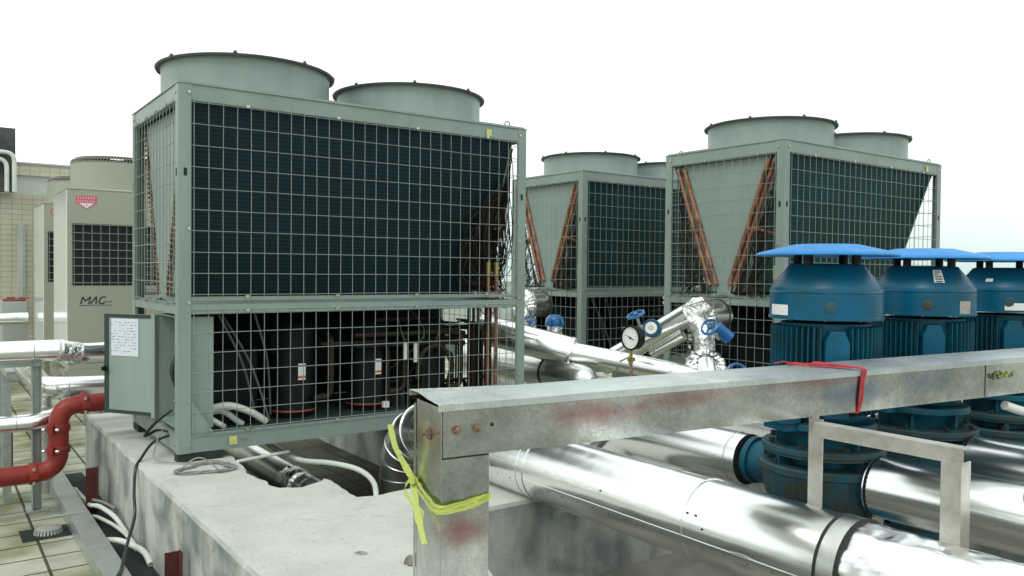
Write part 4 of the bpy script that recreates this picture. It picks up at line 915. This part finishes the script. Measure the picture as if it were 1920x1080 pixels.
# ------------------------------------------------------------------ pipes between the chillers
pA0, pA1, pA2 = Vector((3.799, 5.263, 1.054)), Vector((4.119, 4.842, 0.941)), Vector((4.828, 4.076, 0.763))
d_ = (pA1-pA0).normalized()
t = pipe_thing('insulated_pipe', 'silver pipe with a thick clad sleeve sloping down beside the open-door chiller', [pA0-d_*.25, pA0, pA1], .118, 'alu', [], seg=32, jit=.03)
off = t.location
b = MB(); b.tube([p-off for p in subdiv(pA1-d_*.05, pA2, 14)], .080, 28, jit=.02); b.build('thin_section', M['alu'], t)
b = MB(); b.lathe([(.07, .0), (.119, 0), (.121, -.02), (.119, -.03)], pA1-off, d_, seg=32, wob=.008); b.build('sleeve_end', M['foil'], t)
for q in (.35, .72): b = MB(); b.lathe([(.078, -.012), (.083, -.01), (.083, .01), (.078, .012)], pA1.lerp(pA2, q)-off, d_, seg=28); b.build('joint_band', M['alu2'], t)
pipe_thing('insulated_pipe', 'level silver pipe before the end of the chiller behind the pumps', [(4.9, 3.85, .80), (5.2, 3.5, .80), (5.9, 2.9, .80)], .075, 'alu', [], seg=24, jit=.02)
# dull horizontal line with rounded cap under it
t = pipe_thing('insulated_pipe', 'dull grey clad pipe with a rounded cap just above the duct beam lid', [Vector((3.973, 6.119, 0.803)), Vector((4.059, 5.067, 0.769)), Vector((4.077, 4.682, 0.755)), Vector((4.084, 4.616, 0.754)), Vector((4.077, 4.559, 0.753))], .1, 'alu2', [], seg=32, rs=[.12, .12, .105, .085, .03])
off = t.location; b = MB(); b.lathe([(.11, -.012), (.124, -.01), (.124, .01), (.11, .012)], Vector((4.059, 5.067, 0.769))-off, Vector((4.077, 4.682, 0.755))-Vector((4.059, 5.067, 0.769)), seg=32); b.build('black_band', M['rubber'], t)
pipe_thing('insulated_pipe', 'low silver header seen through the lower mesh of the open-door chiller', [(3.4, 7.6, .80), (4.0, 7.2, .80), (5.0, 6.5, .80)], .12, 'alu', [], seg=24)

# riser group of the right rear chiller
def riser(nc, foot, label, second=True):
    nc = Vector(nc)
    t = thing('foil_wrapped_riser', label, 'pipe', (foot[0], foot[1], 0), 'foil wrapped elbows at the rear chillers'); off = t.location
    p = fillet([nc, nc+Vector((-.10, -.03, 0)), Vector((foot[0]+.03, foot[1]+.03, nc.z-.10)), Vector(foot)], .16, 8)
    b = MB(); dense = []
    for i in range(len(p)-1): dense += subdiv(p[i], p[i+1], 3)[:-1]
    dense.append(p[-1]); b.tube([q-off for q in dense], .085, 26, jit=.10); b.build('foil_elbow', M['foil'], t)
    b = MB(); c = Vector((foot[0]-.06, foot[1]-.06, .86)); b.lathe([(.075, .06), (.10, .055), (.135, .035), (.160, .0), (.163, -.04), (.12, -.07)], c-off, (-.55, -.62, .56), seg=52, pleat=.009, smooth=False); b.cyl(c-off+Vector((0, 0, .02)), c-off+Vector((-.16, -.18, -.22)), .082, 24); b.build('foil_collar', M['alu'], t)
    return t
r3 = riser((5.11, 4.45, 1.22), (4.92, 4.20, .2), 'crinkled foil riser dropping from the nozzle of the chiller behind the pumps')
r2 = riser((5.20, 6.93, 1.22), (5.05, 6.75, .2), 'crinkled foil riser dropping from the middle chiller nozzle')
# sloping twin pipe up to the right rear chiller
q0 = Vector((4.738, 4.947, 0.886)); q1 = Vector((4.934, 4.381, 1.247)); dq = (q1-q0).normalized(); q2 = Vector((5.130, 4.364, 1.295))
t = pipe_thing('insulated_pipe', 'bright silver pipe climbing behind the pressure gauge to a foil elbow', [q0-dq*.2, q0, q1], .092, 'alu', [], seg=32, jit=.02)
off = t.location
b = MB(); b.tube([p-off for p in fillet([q1-dq*.03, q2, Vector((5.13, 4.45, 1.22))], .08, 6)], .074, 26, jit=.05); b.build('foil_neck', M['foil'], t)
b = MB(); sd_ = Vector((0,0,-1)); b.tube([p-off for p in subdiv(q0+dq*.33+sd_*.15, q1+sd_*.145-dq*.05, 8)], .045, 16, jit=.03); b.build('drain_line', M['alu'], t)
b = MB(); b.lathe([(.06, .03), (.09, .03), (.125, .01), (.150, -.02), (.15, -.06), (.12, -.08)], Vector((5.10, 4.44, 1.22))-off, (-1, -.15, 0), seg=52, pleat=.007, smooth=False); b.build('foil_collar', M['foil'], t)
# valves
def handwheel(name, label, c, ax, r, stem, group='blue handwheel valves', body=None):
    c = Vector(c); ax = Vector(ax).normalized(); t = thing(name, label, 'valve', tuple(c), group)
    up = Vector((0,0,1)) if abs(ax.z) < .9 else Vector((1,0,0)); a = up.cross(ax).normalized(); bb = ax.cross(a)
    b = MB(); b.tube([a*r*math.cos(2*PI*k/20)+bb*r*math.sin(2*PI*k/20) for k in range(20)], r*.16, 8, closed=True)
    for k in range(3): an = 2*PI*k/3+.4; b.bar(Vector((0,0,0)), (a*math.cos(an)+bb*math.sin(an))*r, r*.25, r*.14, up=ax)
    b.lathe([(0, .012), (r*.28, .010), (r*.28, -.012), (0, -.012)], (0,0,0), ax, seg=12); b.build('handwheel', M['valveblue'], t)
    b = MB(); b.cyl((0,0,0), -ax*stem, .011, 8); b.cyl(-ax*stem*.6, -ax*stem, .022, 10); b.build('stem', M['zinc'], t)
    if body:
        b = MB(); p0, p1, rr = body; b.cyl(Vector(p0), Vector(p1), rr, 20); b.build('valve_body', M['valveblue'], t)
    return t
camdir = -Fv
w1 = Vector((4.198, 4.237, 1.267))
handwheel('handwheel_valve', 'blue handwheel tilted above the black pressure gauge', w1, (-.45, .05, .9), .062, .16)
w2 = Vector((4.790, 4.051, 1.169))
handwheel('handwheel_valve', 'blue handwheel with a blue cylinder body before the crinkled foil riser', w2, (-.75, -.15, .45), .062, .18, body=(Vector((4.942, 4.064, 1.126))-w2+Vector((-.03,.02,.035)), Vector((4.975, 4.039, 1.094))-w2+Vector((.02,-.015,-.02)), .052))
w3 = Vector((3.739, 2.956, 1.006))
handwheel('handwheel_valve', 'top of a blue handwheel peeping over the duct beam', w3, (-.55, -.6, .35), .055, .15)
w4 = Vector((4.788, 5.905, 1.100))
t = thing('butterfly_valve', 'blue butterfly valve cap on foil stub before the middle chiller', 'valve', tuple(w4)); b = MB(); b.lathe([(0, .075), (.05, .068), (.082, .035), (.09, 0), (.09, -.035), (0, -.035)], seg=24); b.build('valve_cap', M['valveblue'], t)
b = MB(); b.tube([(0,0,-.03), (0,0,-.1), (0,0,-.2), (0,0,-.36)], .07, 20, jit=.08); b.build('foil_stub', M['foil'], t)
w5 = Vector((4.476, 5.885, 1.115))
handwheel('handwheel_valve', 'small blue handwheel between the open-door chiller post and the blue valve cap', w5, (-.5, -.5, .5), .055, .12, body=(Vector((-.02,.05,-.10)), Vector((.05,.0,-.12)), .05))
w6 = Vector((5.064, 3.723, 0.946))

# pressure gauge and thermometer
gc = Vector((3.275, 3.34, 1.20)); gax = Vector((-.80, -.56, .05)).normalized()
gax = Vector((-1, -.06, .02)).normalized(); GS = .98
t = thing('pressure_gauge', 'black cased pressure gauge with white dial on a rusty brass siphon', 'gauge', (3.303, 3.34, .775)); off = t.location
b = MB(); c = gc-off; b.lathe([(q[0]*GS, q[1]*GS) for q in [(0, -.06), (.055, -.058), (.068, -.045), (.071, .0), (.074, .006), (.073, .012), (.064, .012), (.064, .006)]], c, gax, seg=40); g0 = b.build('gauge_case', M['black'], t)
b = MB(); b.lathe([(.0635, .006), (0, .006)], c, gax, seg=40); dl = b.build('dial', M['label'], g0)
upv = Vector((0,0,1)); ga = upv.cross(gax).normalized(); gb = gax.cross(ga)
b = MB()
for k in range(28):
    a = R(-50+280*k/27); u = ga*math.cos(a)+gb*math.sin(a); l = .010 if k % 3 == 0 else .005; v = gax.cross(u)
    p = c+gax*.0072+u*(.055-l); q = c+gax*.0072+u*.055; b.add([p-v*.0008, p+v*.0008, q+v*.0008, q-v*.0008], [(0,1,2,3)])
u = (ga*-.9+gb*.35).normalized(); v = gax.cross(u); p = c+gax*.0078
b.add([p-u*.03-v*.003, p-u*.03+v*.003, p+u*.045+v*.0006, p+u*.045-v*.0006], [(0,1,2,3)])
b.lathe([(.008, .0090), (0, .0094)], c, gax, seg=12)
b.build('dial_marks', M['inkb'], dl)
b = MB(); b.cyl(c+Vector((0,0,-.07)), c+Vector((0,0,-.115)), .010, 8); b.bar(c+Vector((-.02,0,-.125)), c+Vector((.025,0,-.125)), .02, .02); b.cyl(c+Vector((0,0,-.115)), c+Vector((0,0,-.15)), .014, 6); b.build('cock', M['brass'], t)
b = MB(); b.bar(c+Vector((.0,0,-.105)), c+Vector((-.055,.03,-.135)), .008, .010); b.build('cock_lever', M['zinc'], t)
b = MB(); b.cyl(c+Vector((0,0,-.15)), (0, 0, .02) , .0085, 8); b.lathe([(.012, .03), (.022, .0)], (0,0,0), seg=10); b.build('siphon_pipe', M['bolt'], t)
tc_ = Vector((4.289, 4.168, 1.171)); tax = Vector((-.80, -.50, .18)).normalized()
t = thing('dial_thermometer', 'small blue dial thermometer behind the pressure gauge', 'thermometer', tuple(tc_))
b = MB(); b.lathe([(0, -.09), (.055, -.088), (.068, -.06), (.068, .0), (.062, .012), (.045, .012)], (0,0,0), tax, seg=36); th_ = b.build('thermometer_case', M['pump'], t)
b = MB(); b.lathe([(.046, .010), (0, .0105)], (0,0,0), tax, seg=28); b.build('dial', M['label'], th_)
b = MB(); b.lathe([(.017, .0118), (.009, .0118)], (0,0,0), tax, seg=20); b.build('dial_ring', M['blabel'], th_)
b = MB(); b.cyl((0,0,0), (.05, .02, -.18), .012, 8); b.build('stem', M['zinc'], t)

# ------------------------------------------------------------------ under and around the nearest chiller
t = pipe_thing('insulated_pipe', 'low dull silver pipe emerging beneath the open-door chiller beside the chipped plinth', [(1.90, 6.4, .21), (1.90, 5.4, .21), (1.90, 3.65, .21)], .090, 'alu2', [((1.90, 4.70, .21), (0,1,0), .0915, .004)], seg=24, jit=.02)
b = MB(); b.tube([Vector((0, -1.36-.03*i, .21)) for i in range(8)], .098, 26, jit=.16); b.build('foil_wrap', M['foil'], t)
def hose(name, pts, r, label, mt='hose', cat='conduit', grp=None, n=8):
    b = MB(); b.tube(spline(pts, n), r, 10); o = b.build(name, M[mt], loc=pts[0]); return tag(o, label, cat, grp)
hose('conduit', [(1.70, 5.30, .58), (1.76, 5.18, .48), (1.797, 5.093, .43), (1.862, 4.80, .395), (1.982, 4.588, .40), (2.07, 4.40, .388), (2.10, 4.258, .345), (2.049, 4.104, .29), (2.04, 4.05, .10), (2.05, 4.0, .02)], .016, 'white flexible conduit arching out over the low dull pipe')
hose('conduit', [(1.35, 4.92, .74), (1.47, 4.92, .75), (1.60, 4.92, .70), (1.70, 4.92, .63)], .022, 'longest white conduit bent over inside the foot of the open-door chiller')
hose('conduit', [(1.35, 4.97, .71), (1.45, 4.97, .71), (1.54, 4.97, .64), (1.57, 4.97, .62)], .020, 'second longest white conduit bent over inside the foot of the open-door chiller')
hose('conduit', [(1.36, 4.90, .68), (1.42, 4.90, .64), (1.44, 4.92, .625)], .018, 'short white conduit end near the chiller corner post')
tag(MB().cyl((1.43, 4.62, .475), (1.82, 4.86, .44), .010, 8).build('metal_rod', M['white'], loc=(1.43, 4.62, .475)), 'thin pale rod leaning from the plinth to the low pipe', 'rod')
# tray and conduits along the foot of the plinth
hose('conduit', [(.80, 4.95, .05), (.86, 4.80, .075), (.93, 4.62, .06), (.945, 4.5, .02)], .017, 'thick white conduit curving low behind the cable tray', n=6)
tr = thing('cable_tray', 'closed galvanised cable tray on the paving along the plinth', 'cable tray', (.74, 4.0, 0))
b = MB(); b.box(-.055, .050, -3.0, 3.2, .0, .085); b.build('tray_body', M['galv_tray'], tr, bev=.002)
b = MB()
for k in range(3): b.box(-.058, .053, -3.0+2.1*k, -3.0+2.1*k+2.09, .086, .092)
b.build('tray_lid', M['galv_tray'], tr, bev=.001)
b = MB(); b.box(-.15, .02, 1.42, 1.46, .093, .098); b.build('tray_strap', M['rack'], tr)
hose('conduit', [(.83, 6.3, .03), (.84, 5.75, .05), (.83, 5.62, .08), (.86, 5.48, .10), (.905, 5.30, .08), (.93, 5.15, .04), (.93, 4.8, .02)], .014, 'white conduit humped in the gutter beside the plinth, upper one')
hose('conduit', [(.83, 5.55, .03), (.85, 5.40, .05), (.90, 5.15, .05), (.935, 4.9, .03), (.93, 4.85, .02)], .011, 'white conduit lying low in the gutter beside the plinth')
hose('conduit', [(.86, 5.75, .08), (.90, 5.6, .09), (.94, 5.45, .08)], .010, 'thin grey conduit in the gutter behind the red angle', 'gcable')
MB_g = MB().box(.795, .955, 1, 6.9, .001, .006); tag(MB_g.build('gutter', M['dark']), kind='structure')
def angpost(x, y, h, lb):
    b = MB(); b.box(0, .065, 0, .005, 0, h); b.box(.060, .065, -.05, 0, 0, h+.006); o = b.build('red_angle_iron', M['rust']); o.location = (x, y, 0); tag(o, lb, 'angle iron', 'red angle iron stubs by the plinth')
angpost(.82, 5.76, .285, 'whole dark red angle iron standing upright at the plinth foot')
angpost(.855, 3.80, .30, 'dark red angle iron stub at the plinth foot, cut by the bottom edge')
# drain
t = thing('roof_drain', 'round slotted drain cover in a dark square opening of the paving', 'drain', (.575, 5.44, 0))
b = MB(); b.box(-.14, .12, -.12, .12, .001, .004); b.build('drain_pit', M['dark'], t)
b = MB(); b.lathe([(0, .036), (.045, .038), (.068, .03)], seg=32)
for k in range(26): a = 2*PI*k/26; b.bar((.066*math.cos(a), .066*math.sin(a), .034), (.074*math.cos(a), .074*math.sin(a), .004), .010, .006)
b.lathe([(.060, .010), (.060, .03)], seg=32)
b.build('drain_cover', M['drainm'], t)
# cables
b = MB(); b.tube(spline([(1.19, 5.12, .72), (1.10, 5.10, .66), (1.02, 5.02, .60), (1.10, 5.05, .62), (1.16, 5.0, .60), (1.06, 5.0, .56), (.985, 4.95, .485), (.945, 4.88, .45), (.925, 4.82, .33), (.915, 4.75, .22), (.86, 4.62, .14), (.80, 4.42, .105), (.76, 4.27, .10), (.70, 4.1, .1), (.62, 3.9, .02), (.5, 3.6, .01)], 8), .0085, 7)
tag(b.build('power_cable', M['cable'], loc=(1.0, 5, .5)), 'black power cable hanging from the control box over the plinth edge', 'cable')
hose('power_cable', [(.30, 4.05, .01), (.36, 4.35, .012), (.44, 4.40, .012), (.55, 4.3, .012), (.62, 4.1, .01)], .006, 'short loop of black cable lying on the paving at the bottom edge', 'cable', 'cable')
rg = random.Random(6); pts = [(1.12, 5.03, .62), (1.07, 4.97, .55), (1.06, 4.82, .485)]
cx, cy = 1.235, 4.545
for i in range(64):
    a = 2*PI*i/11+.5; rr = 1+.22*math.sin(i*1.7); pts.append((cx+.14*rr*math.cos(a)+rg.uniform(-.015, .015), cy+.105*rr*math.sin(a)+rg.uniform(-.015, .015), .476+.012*rg.random()+(.07 if i in (17, 18) else 0)))
b = MB(); b.tube(spline(pts, 5), .0042, 5); tag(b.build('cable_coil', M['gcable'], loc=(cx, cy, .47)), 'loose coil of thin grey cable lying on the plinth top', 'cable')

# ------------------------------------------------------------------ red fire pipe
rp = thing('red_pipe', 'red painted pipe stepping up beside the plinth with bolted couplings', 'pipe', (.67, 5.8, 0)); off = Vector(rp.location)
ctr = [(-2.5, 5.8, .285), (.672, 5.8, .285), (.672, 5.8, .700), (1.9, 5.8, .700)]
b = MB(); b.tube([Vector(p)-off for p in fillet(ctr, .13, 10)], .058, 28); b.build('pipe_body', M['redpaint'], rp)
def coupling(p, d):
    p = Vector(p)-off; d = Vector(d); b = MB(); b.lathe([(.056, -.024), (.065, -.023), (.068, -.012), (.068, .012), (.065, .023), (.056, .024)], p, d, seg=28)
    u = Vector((-.6, -.8, 0)) if abs(d.z) > .5 else Vector((0, -1, 0)); u = (u-d*u.dot(d)).normalized()
    b.bar(p+u*.070, p+u*.098, .05 if abs(d.z) < .5 else .036, .036 if abs(d.z) < .5 else .05); c = b.build('coupling', M['redpaint'], rp, bev=.002)
    s = MB(); v = d.cross(u).normalized()
    for k in (-1, 1): s.bolt(p+u*.086+v*.034*k, v*k, .010, .018)
    s.build('coupling_bolt', M['zinc'], c)
coupling((.53, 5.8, .285), (1,0,0)); coupling((.672, 5.8, .425), (0,0,1)); coupling((.672, 5.8, .560), (0,0,1)); coupling((.815, 5.8, .700), (1,0,0))

# ------------------------------------------------------------------ left silver pipes on racks
pipe_thing('insulated_pipe', 'topmost silver pipe on the galvanised rack above the red elbow', [(-2.5, 5.98, 1.035), (.60, 5.98, 1.035), (.72, 5.98, 1.035)], .068, 'alu', [((.55, 5.98, 1.035), (1,0,0), .069, .004)], seg=32)
t = pipe_thing('insulated_pipe', 'slimmer silver pipe with crinkled foil joint, ending behind the open box door', [(.74, 6.0, 1.03), (.86, 6.02, 1.015), (1.02, 6.05, 1.015)], .055, 'alu', [], seg=28)
t.rotation_euler = (0,0,0); off = Vector(t.location)
b = MB(); b.tube([Vector((.68, 5.98, 1.035))-off+Vector((.016*i, .002*i, -.003*i)) for i in range(10)], .066, 28, jit=.22); b.tube([Vector((.76+.03*i, 5.99+.01*i, .975))-off for i in range(5)], .035, 20, jit=.25, rs=[.02, .04, .045, .04, .02]); b.build('foil_wrap', M['foil'], t)
b = MB(); b.tube([Vector((1.02, 6.05, 1.015))-off, Vector((1.45, 6.30, 1.015))-off], .055, 28); b.build('jacket_end', M['alu'], t)
pipe_thing('insulated_pipe', 'silver pipe turning a corner below the topmost rack pipe', [(.66, 9.0, .735), (.66, 6.42, .735), (1.4, 6.42, .715), (1.7, 6.42, .715)], .074, 'alu', [((.80, 6.42, .73), (1,0,0), .076, .004), ((.66, 7.2, .735), (0,1,0), .076, .004)], seg=32, fr_=.14)
pipe_thing('insulated_pipe', 'short silver pipe dropping from the corner of the turning silver pipe', [(.665, 6.45, .67), (.665, 6.45, .0)], .045, 'alu2', [((.665, 6.45, .60), (0,0,1), .052, .012)], seg=24)
pipe_thing('insulated_pipe', 'lowest silver pipe on the rack, passing behind the red elbow', [(-2.5, 5.93, .565), (.52, 5.93, .585), (.66, 5.96, .60), (.70, 6.1, .60)], .054, 'alu', [((.45, 5.93, .584), (1,0,0), .055, .003)], seg=28)
pipe_thing('insulated_pipe', 'distant silver pipe crossing before the concrete pier and tiled wall', [(-4, 12.6, .88), (1.1, 12.6, .88)], .09, 'alu', [], seg=24)
pipe_thing('insulated_pipe', 'thicker low pipe below the distant silver pipe by the tiled wall', [(-4, 12.2, .46), (1.1, 12.2, .46)], .11, 'alu', [], seg=24)
rk = thing('pipe_rack', 'galvanised steel rack of posts and rails carrying the silver pipes', 'rack', (.57, 6.0, 0))
b = MB(); b.box(-.028, .028, .022, .028, 0, .965); b.box(-.028, -.022, -.028, .022, 0, .965); b.box(.022, .028, -.028, .022, 0, .965); b.build('leg', M['rack'], rk, bev=.001)
b = MB(); b.box(-.06, .06, -.06, .06, .001, .008); b.build('foot_plate', M['rack'], rk)
b = MB(); b.box(-.9, .03, -.02, .03, .935, .962); b.build('cross_rail', M['rack'], rk)
b = MB(); b.box(-.16, -.11, .05, 1.9, .86, .90); b.build('side_rail', M['rack'], rk)
for (x, y) in ((-.14, 1.0), (-.135, 1.7), (-.14, .35)):
    b = MB(); b.box(x-.025, x+.025, y-.02, y+.02, 0, .86); b.build('leg', M['rack'], rk)
for (x, y, lb) in ((.44, 7.5, 'dark red angle iron stub under the pipe rack, the farther of two'), (.50, 7.2, 'dark red angle iron stub under the pipe rack, the nearer of two')):
    b = MB(); b.box(-.025, .025, 0, .005, 0, .42); b.box(.02, .025, -.04, 0, 0, .42); o = b.build('red_angle_iron', M['rust']); o.location = (x, y, 0); tag(o, lb, 'angle iron', 'red angle iron stubs by the plinth')

# ------------------------------------------------------------------ older beige units
def text_mesh(s, size, name, mt, parent, loc, rot=(R(90), 0, 0), shear=0):
    cu = bpy.data.curves.new(name, 'FONT'); cu.body = s; cu.size = size; cu.extrude = .0008; cu.shear = shear; cu.offset = .0004
    o = bpy.data.objects.new('tmp', cu); col.objects.link(o); bpy.context.view_layer.update()
    me = bpy.data.meshes.new_from_object(o.evaluated_get(bpy.context.evaluated_depsgraph_get())); bpy.data.objects.remove(o)
    me.materials.clear(); me.materials.append(mt); q = bpy.data.objects.new(name, me); col.objects.link(q); q.parent = parent; q.location = loc; q.rotation_euler = rot; return q
def make_beige(label, loc):
    t = thing('beige_heat_pump', label, 'heat pump', loc, 'beige heat pump units')
    W, D, H = 1.08, 1.03, 1.80
    b = MB(); b.box(.02, W-.02, .02, D-.02, .06, H-.01); b.build('core', M['dark'], t)
    b = MB(); b.box(0, W, -.004, .022, H-.34, H); b.box(0, W, -.003, .022, .06, .84); b.box(0, .045, -.0035, .022, .84, H-.34); b.box(W-.045, W, -.0035, .022, .84, H-.34); b.build('front_panel', M['mac'], t, bev=.003)
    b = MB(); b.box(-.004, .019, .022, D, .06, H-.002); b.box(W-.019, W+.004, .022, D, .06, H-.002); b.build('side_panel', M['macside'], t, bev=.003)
    b = MB(); b.box(-.006, W+.006, -.008, D+.006, H, H+.012); b.build('top_panel', M['mac'], t, bev=.003)
    b = MB(); b.box(.005, W-.005, .0, D, 0, .055)
    b.build('base_rail', M['mac'], t, bev=.003)
    b = MB()
    for i in range(13): x = .06+.08*i; b.tube([(x, -.004, .83), (x, -.006, H-.33)], .0035, 4, False)
    for i in range(8): z = .87+.083*i; b.tube([(.03, -.010, z), (W/2, -.012, z+.003*math.sin(i)), (W-.03, -.010, z)], .0035, 4, False)
    b.build('mesh_guard', M['wire'], t)
    b = MB(); b.box(.06, W-.06, .023, .0245, .84, H-.34); b.build('coil', M['fins'], t)
    c = (W/2, D/2, H+.012)
    b = MB(); b.lathe([(.46, 0), (.448, .015), (.448, .29), (.44, .295)], c, seg=56); fc = b.build('fan_cowl', M['mac'], t)
    b = MB()
    for k in range(90):
        a = 2*PI*k/90; u = Vector((math.cos(a), math.sin(a), 0)); cc = Vector(c); b.tube([cc+u*.443+Vector((0,0,.29)), cc+u*.440+Vector((0,0,.33)), cc+u*.40+Vector((0,0,.36)), cc+u*.28+Vector((0,0,.375)), cc+u*.08+Vector((0,0,.38))], .004, 4, False)
    for (r_, z_) in ((.443, .30), (.436, .335), (.40, .36), (.32, .37), (.24, .378), (.16, .38)): b.tube([Vector(c)+Vector((r_*math.cos(2*PI*k/40), r_*math.sin(2*PI*k/40), z_)) for k in range(40)], .0045, 4, closed=True)
    b.build('fan_grille', M['grille'], fc)
    b = MB(); b.lathe([(.43, .1), (0, .1)], c, seg=30); b.build('fan_recess', M['dark'], fc)
    # warning sticker: pentagon pointing down
    st = MB(); st.add([(.075, -.0052, H-.06), (.265, -.0052, H-.06), (.265, -.0052, H-.13), (.17, -.0052, H-.20), (.075, -.0052, H-.13)], [(0,1,2,3,4)]); ss = st.build('warning_sticker', M['pink'], t)
    st = MB(); st.add([(.10, -.0058, H-.132), (.24, -.0058, H-.132), (.17, -.0058, H-.185)], [(0,1,2)])
    for r_, (zz, n, wv) in enumerate(((H-.072, 7, .017), (H-.105, 8, .014))):
        for k in range(n):
            x = .088+k*(.165/n); h_ = .022
            st.box(x, x+wv, -.0060, -.0056, zz-.004, zz-.001); st.box(x+wv*.4, x+wv*.6, -.0060, -.0056, zz-h_, zz-.004); st.box(x, x+wv*.9, -.0062, -.0061, zz-h_*.6, zz-h_*.5)
    st.build('sticker_print', M['label'], ss)
    st = MB(); st.box(.160, .180, -.0066, -.0062, H-.15, H-.146); st.box(.168, .172, -.0066, -.0062, H-.165, H-.15); st.build('sticker_symbol', M['pink'], ss)
    def stroke(pts, wv): 
        lo = MB(); pts = [Vector((.115+x+.25*z, -.0048, .655+z)) for x, z in pts]
        for p, q in zip(pts, pts[1:]): lo.bar(p, q, wv, .0016, up=(0, 1, 0))
        lo.build('logo_letter', M['inkb'], t)
    stroke([(0, 0), (.004, .072), (.036, .030), (.072, .072), (.072, 0)], .011)
    stroke([(.088, 0), (.124, .074), (.140, 0)], .011)
    stroke([(.212, .066), (.190, .073), (.168, .060), (.160, .030), (.170, .008), (.190, .001), (.214, .010)], .011)
    lg = MB(); lg.box(.105, .40, -.0050, -.0042, .640, .644)
    for k in range(5): x = .325+.016*k; lg.box(x, x+.011, -.0050, -.0042, .680, .683); lg.box(x+.004, x+.006, -.0050, -.0042, .666, .682); lg.box(x, x+.010, -.0052, -.0051, .671, .673)
    lg.build('logo_underline', M['inkb'], t)
    b = MB(); b.box(.62, .70, -.0052, -.0042, .40, .44); b.build('red_sticker', M['pink'], t)
    return t
make_beige('beige heat pump unit with black lettering beside the open-door chiller', (1.13, 9.07, .55))
make_beige('beige heat pump unit mostly hidden behind the lettered one', (1.16, 11.35, .55))
for (y, lb) in ((9.07, 'steel stand under the lettered beige unit'), (11.35, 'steel stand under the mostly hidden beige unit')):
    t = thing('steel_stand', lb, 'stand', (1.65, y+.5, 0), 'steel stands under the beige units')
    b = MB(); b.box(-.56, .56, -.52, -.46, .47, .549); b.box(-.56, .56, .46, .52, .47, .549); b.build('rail', M['mac'], t)
    for sx in (-.35, .35):
        for sy in (-.49, .49): bb = MB().box(sx-.03, sx+.03, sy-.025, sy+.025, 0, .47); bb.build('leg', M['mac'], t)

# ------------------------------------------------------------------ building at the left
bd = thing('tiled_building', 'beige tiled low building behind the heat pumps', 'building', (-2, 14, 0))
b = MB(); b.box(-6, 4.2, -.4, 0, -.3, 2.62); b.build('lower_wall', M['wall'], bd)
b = MB(); b.box(-6, 4.0, 0, .2, 2.0, 2.93); b.build('concrete_band', M['band'], bd)
b = MB(); b.box(-6, 4.05, -.03, 4, 2.93, 3.10); b.box(-6, 4.05, .2, 4, -.3, 2.93); b.build('parapet', M['wall'], bd)
b = MB(); b.box(-6, 4.05, -.05, 4.05, 3.10, 3.125); b.build('coping', M['band'], bd)
b = MB(); b.box(3.74, 3.92, -.02, .0, 2.84, 2.90); b.build('vent_slot', M['dark'], bd)
b = MB(); b.box(3.06, 3.15, -.45, -.401, .8, 2.20); b.box(3.10, 3.12, -.465, -.451, .8, 2.19); b.build('pale_panel', M['band'], bd)
tag(MB().box(-.9, 1.02, 13.35, 13.55, 2.63, 3.52).build('blackened_pier', M['concrete_dark'], loc=(0, 13.4, 2.62)), 'blackened concrete pier on the edge of the tiled building', 'pier')
for (dx, z, lb) in ((0, 3.17, 'outer white pipe bending down the blackened pier'), (-.09, 3.07, 'inner white pipe bending down the blackened pier')):
    b = MB(); b.tube(fillet([(-2, 13.28, z), (1.0+dx, 13.28, z), (1.0+dx, 13.28, 2.62)], .12, 6), .03, 10); tag(b.build('white_pipe', M['hose'], loc=(1.0+dx, 13.28, 2.62)), lb, 'pipe', 'white pipes on the blackened pier')
tag(MB().box(.82, 1.12, 12.9, 13.2, 0, 1.10).build('concrete_pier', M['band'], loc=(.97, 13, 0), bev=.01), 'square concrete pier with red rubble on top before the tiled wall', 'pier')
b = MB(); b.box(-.16, .10, -.1, .1, .0, .03); b.box(-.12, -.02, -.09, .0, .03, .06); b.box(.02, .14, -.08, .05, .032, .05); o = b.build('brick_rubble', M['redjunk'], bev=.008); o.location = (1.0, 13.0, 1.101); tag(o, 'reddish rag and brick bits on top of the concrete pier', 'rubble')

# low parapet round the roof
for i, (x0, x1, y0, y1, lb) in enumerate(((15.6, 15.9, -9, 20, 'low concrete parapet wall beyond the blue pumps'), (-12, 15.6, 19.6, 19.9, 'low concrete parapet wall behind the tiled building'))):
    tag(MB().box(x0, x1, y0, y1, 0, 1.1).build('parapet_wall', M['band'], loc=(x0, y0, 0)), lb, 'parapet')
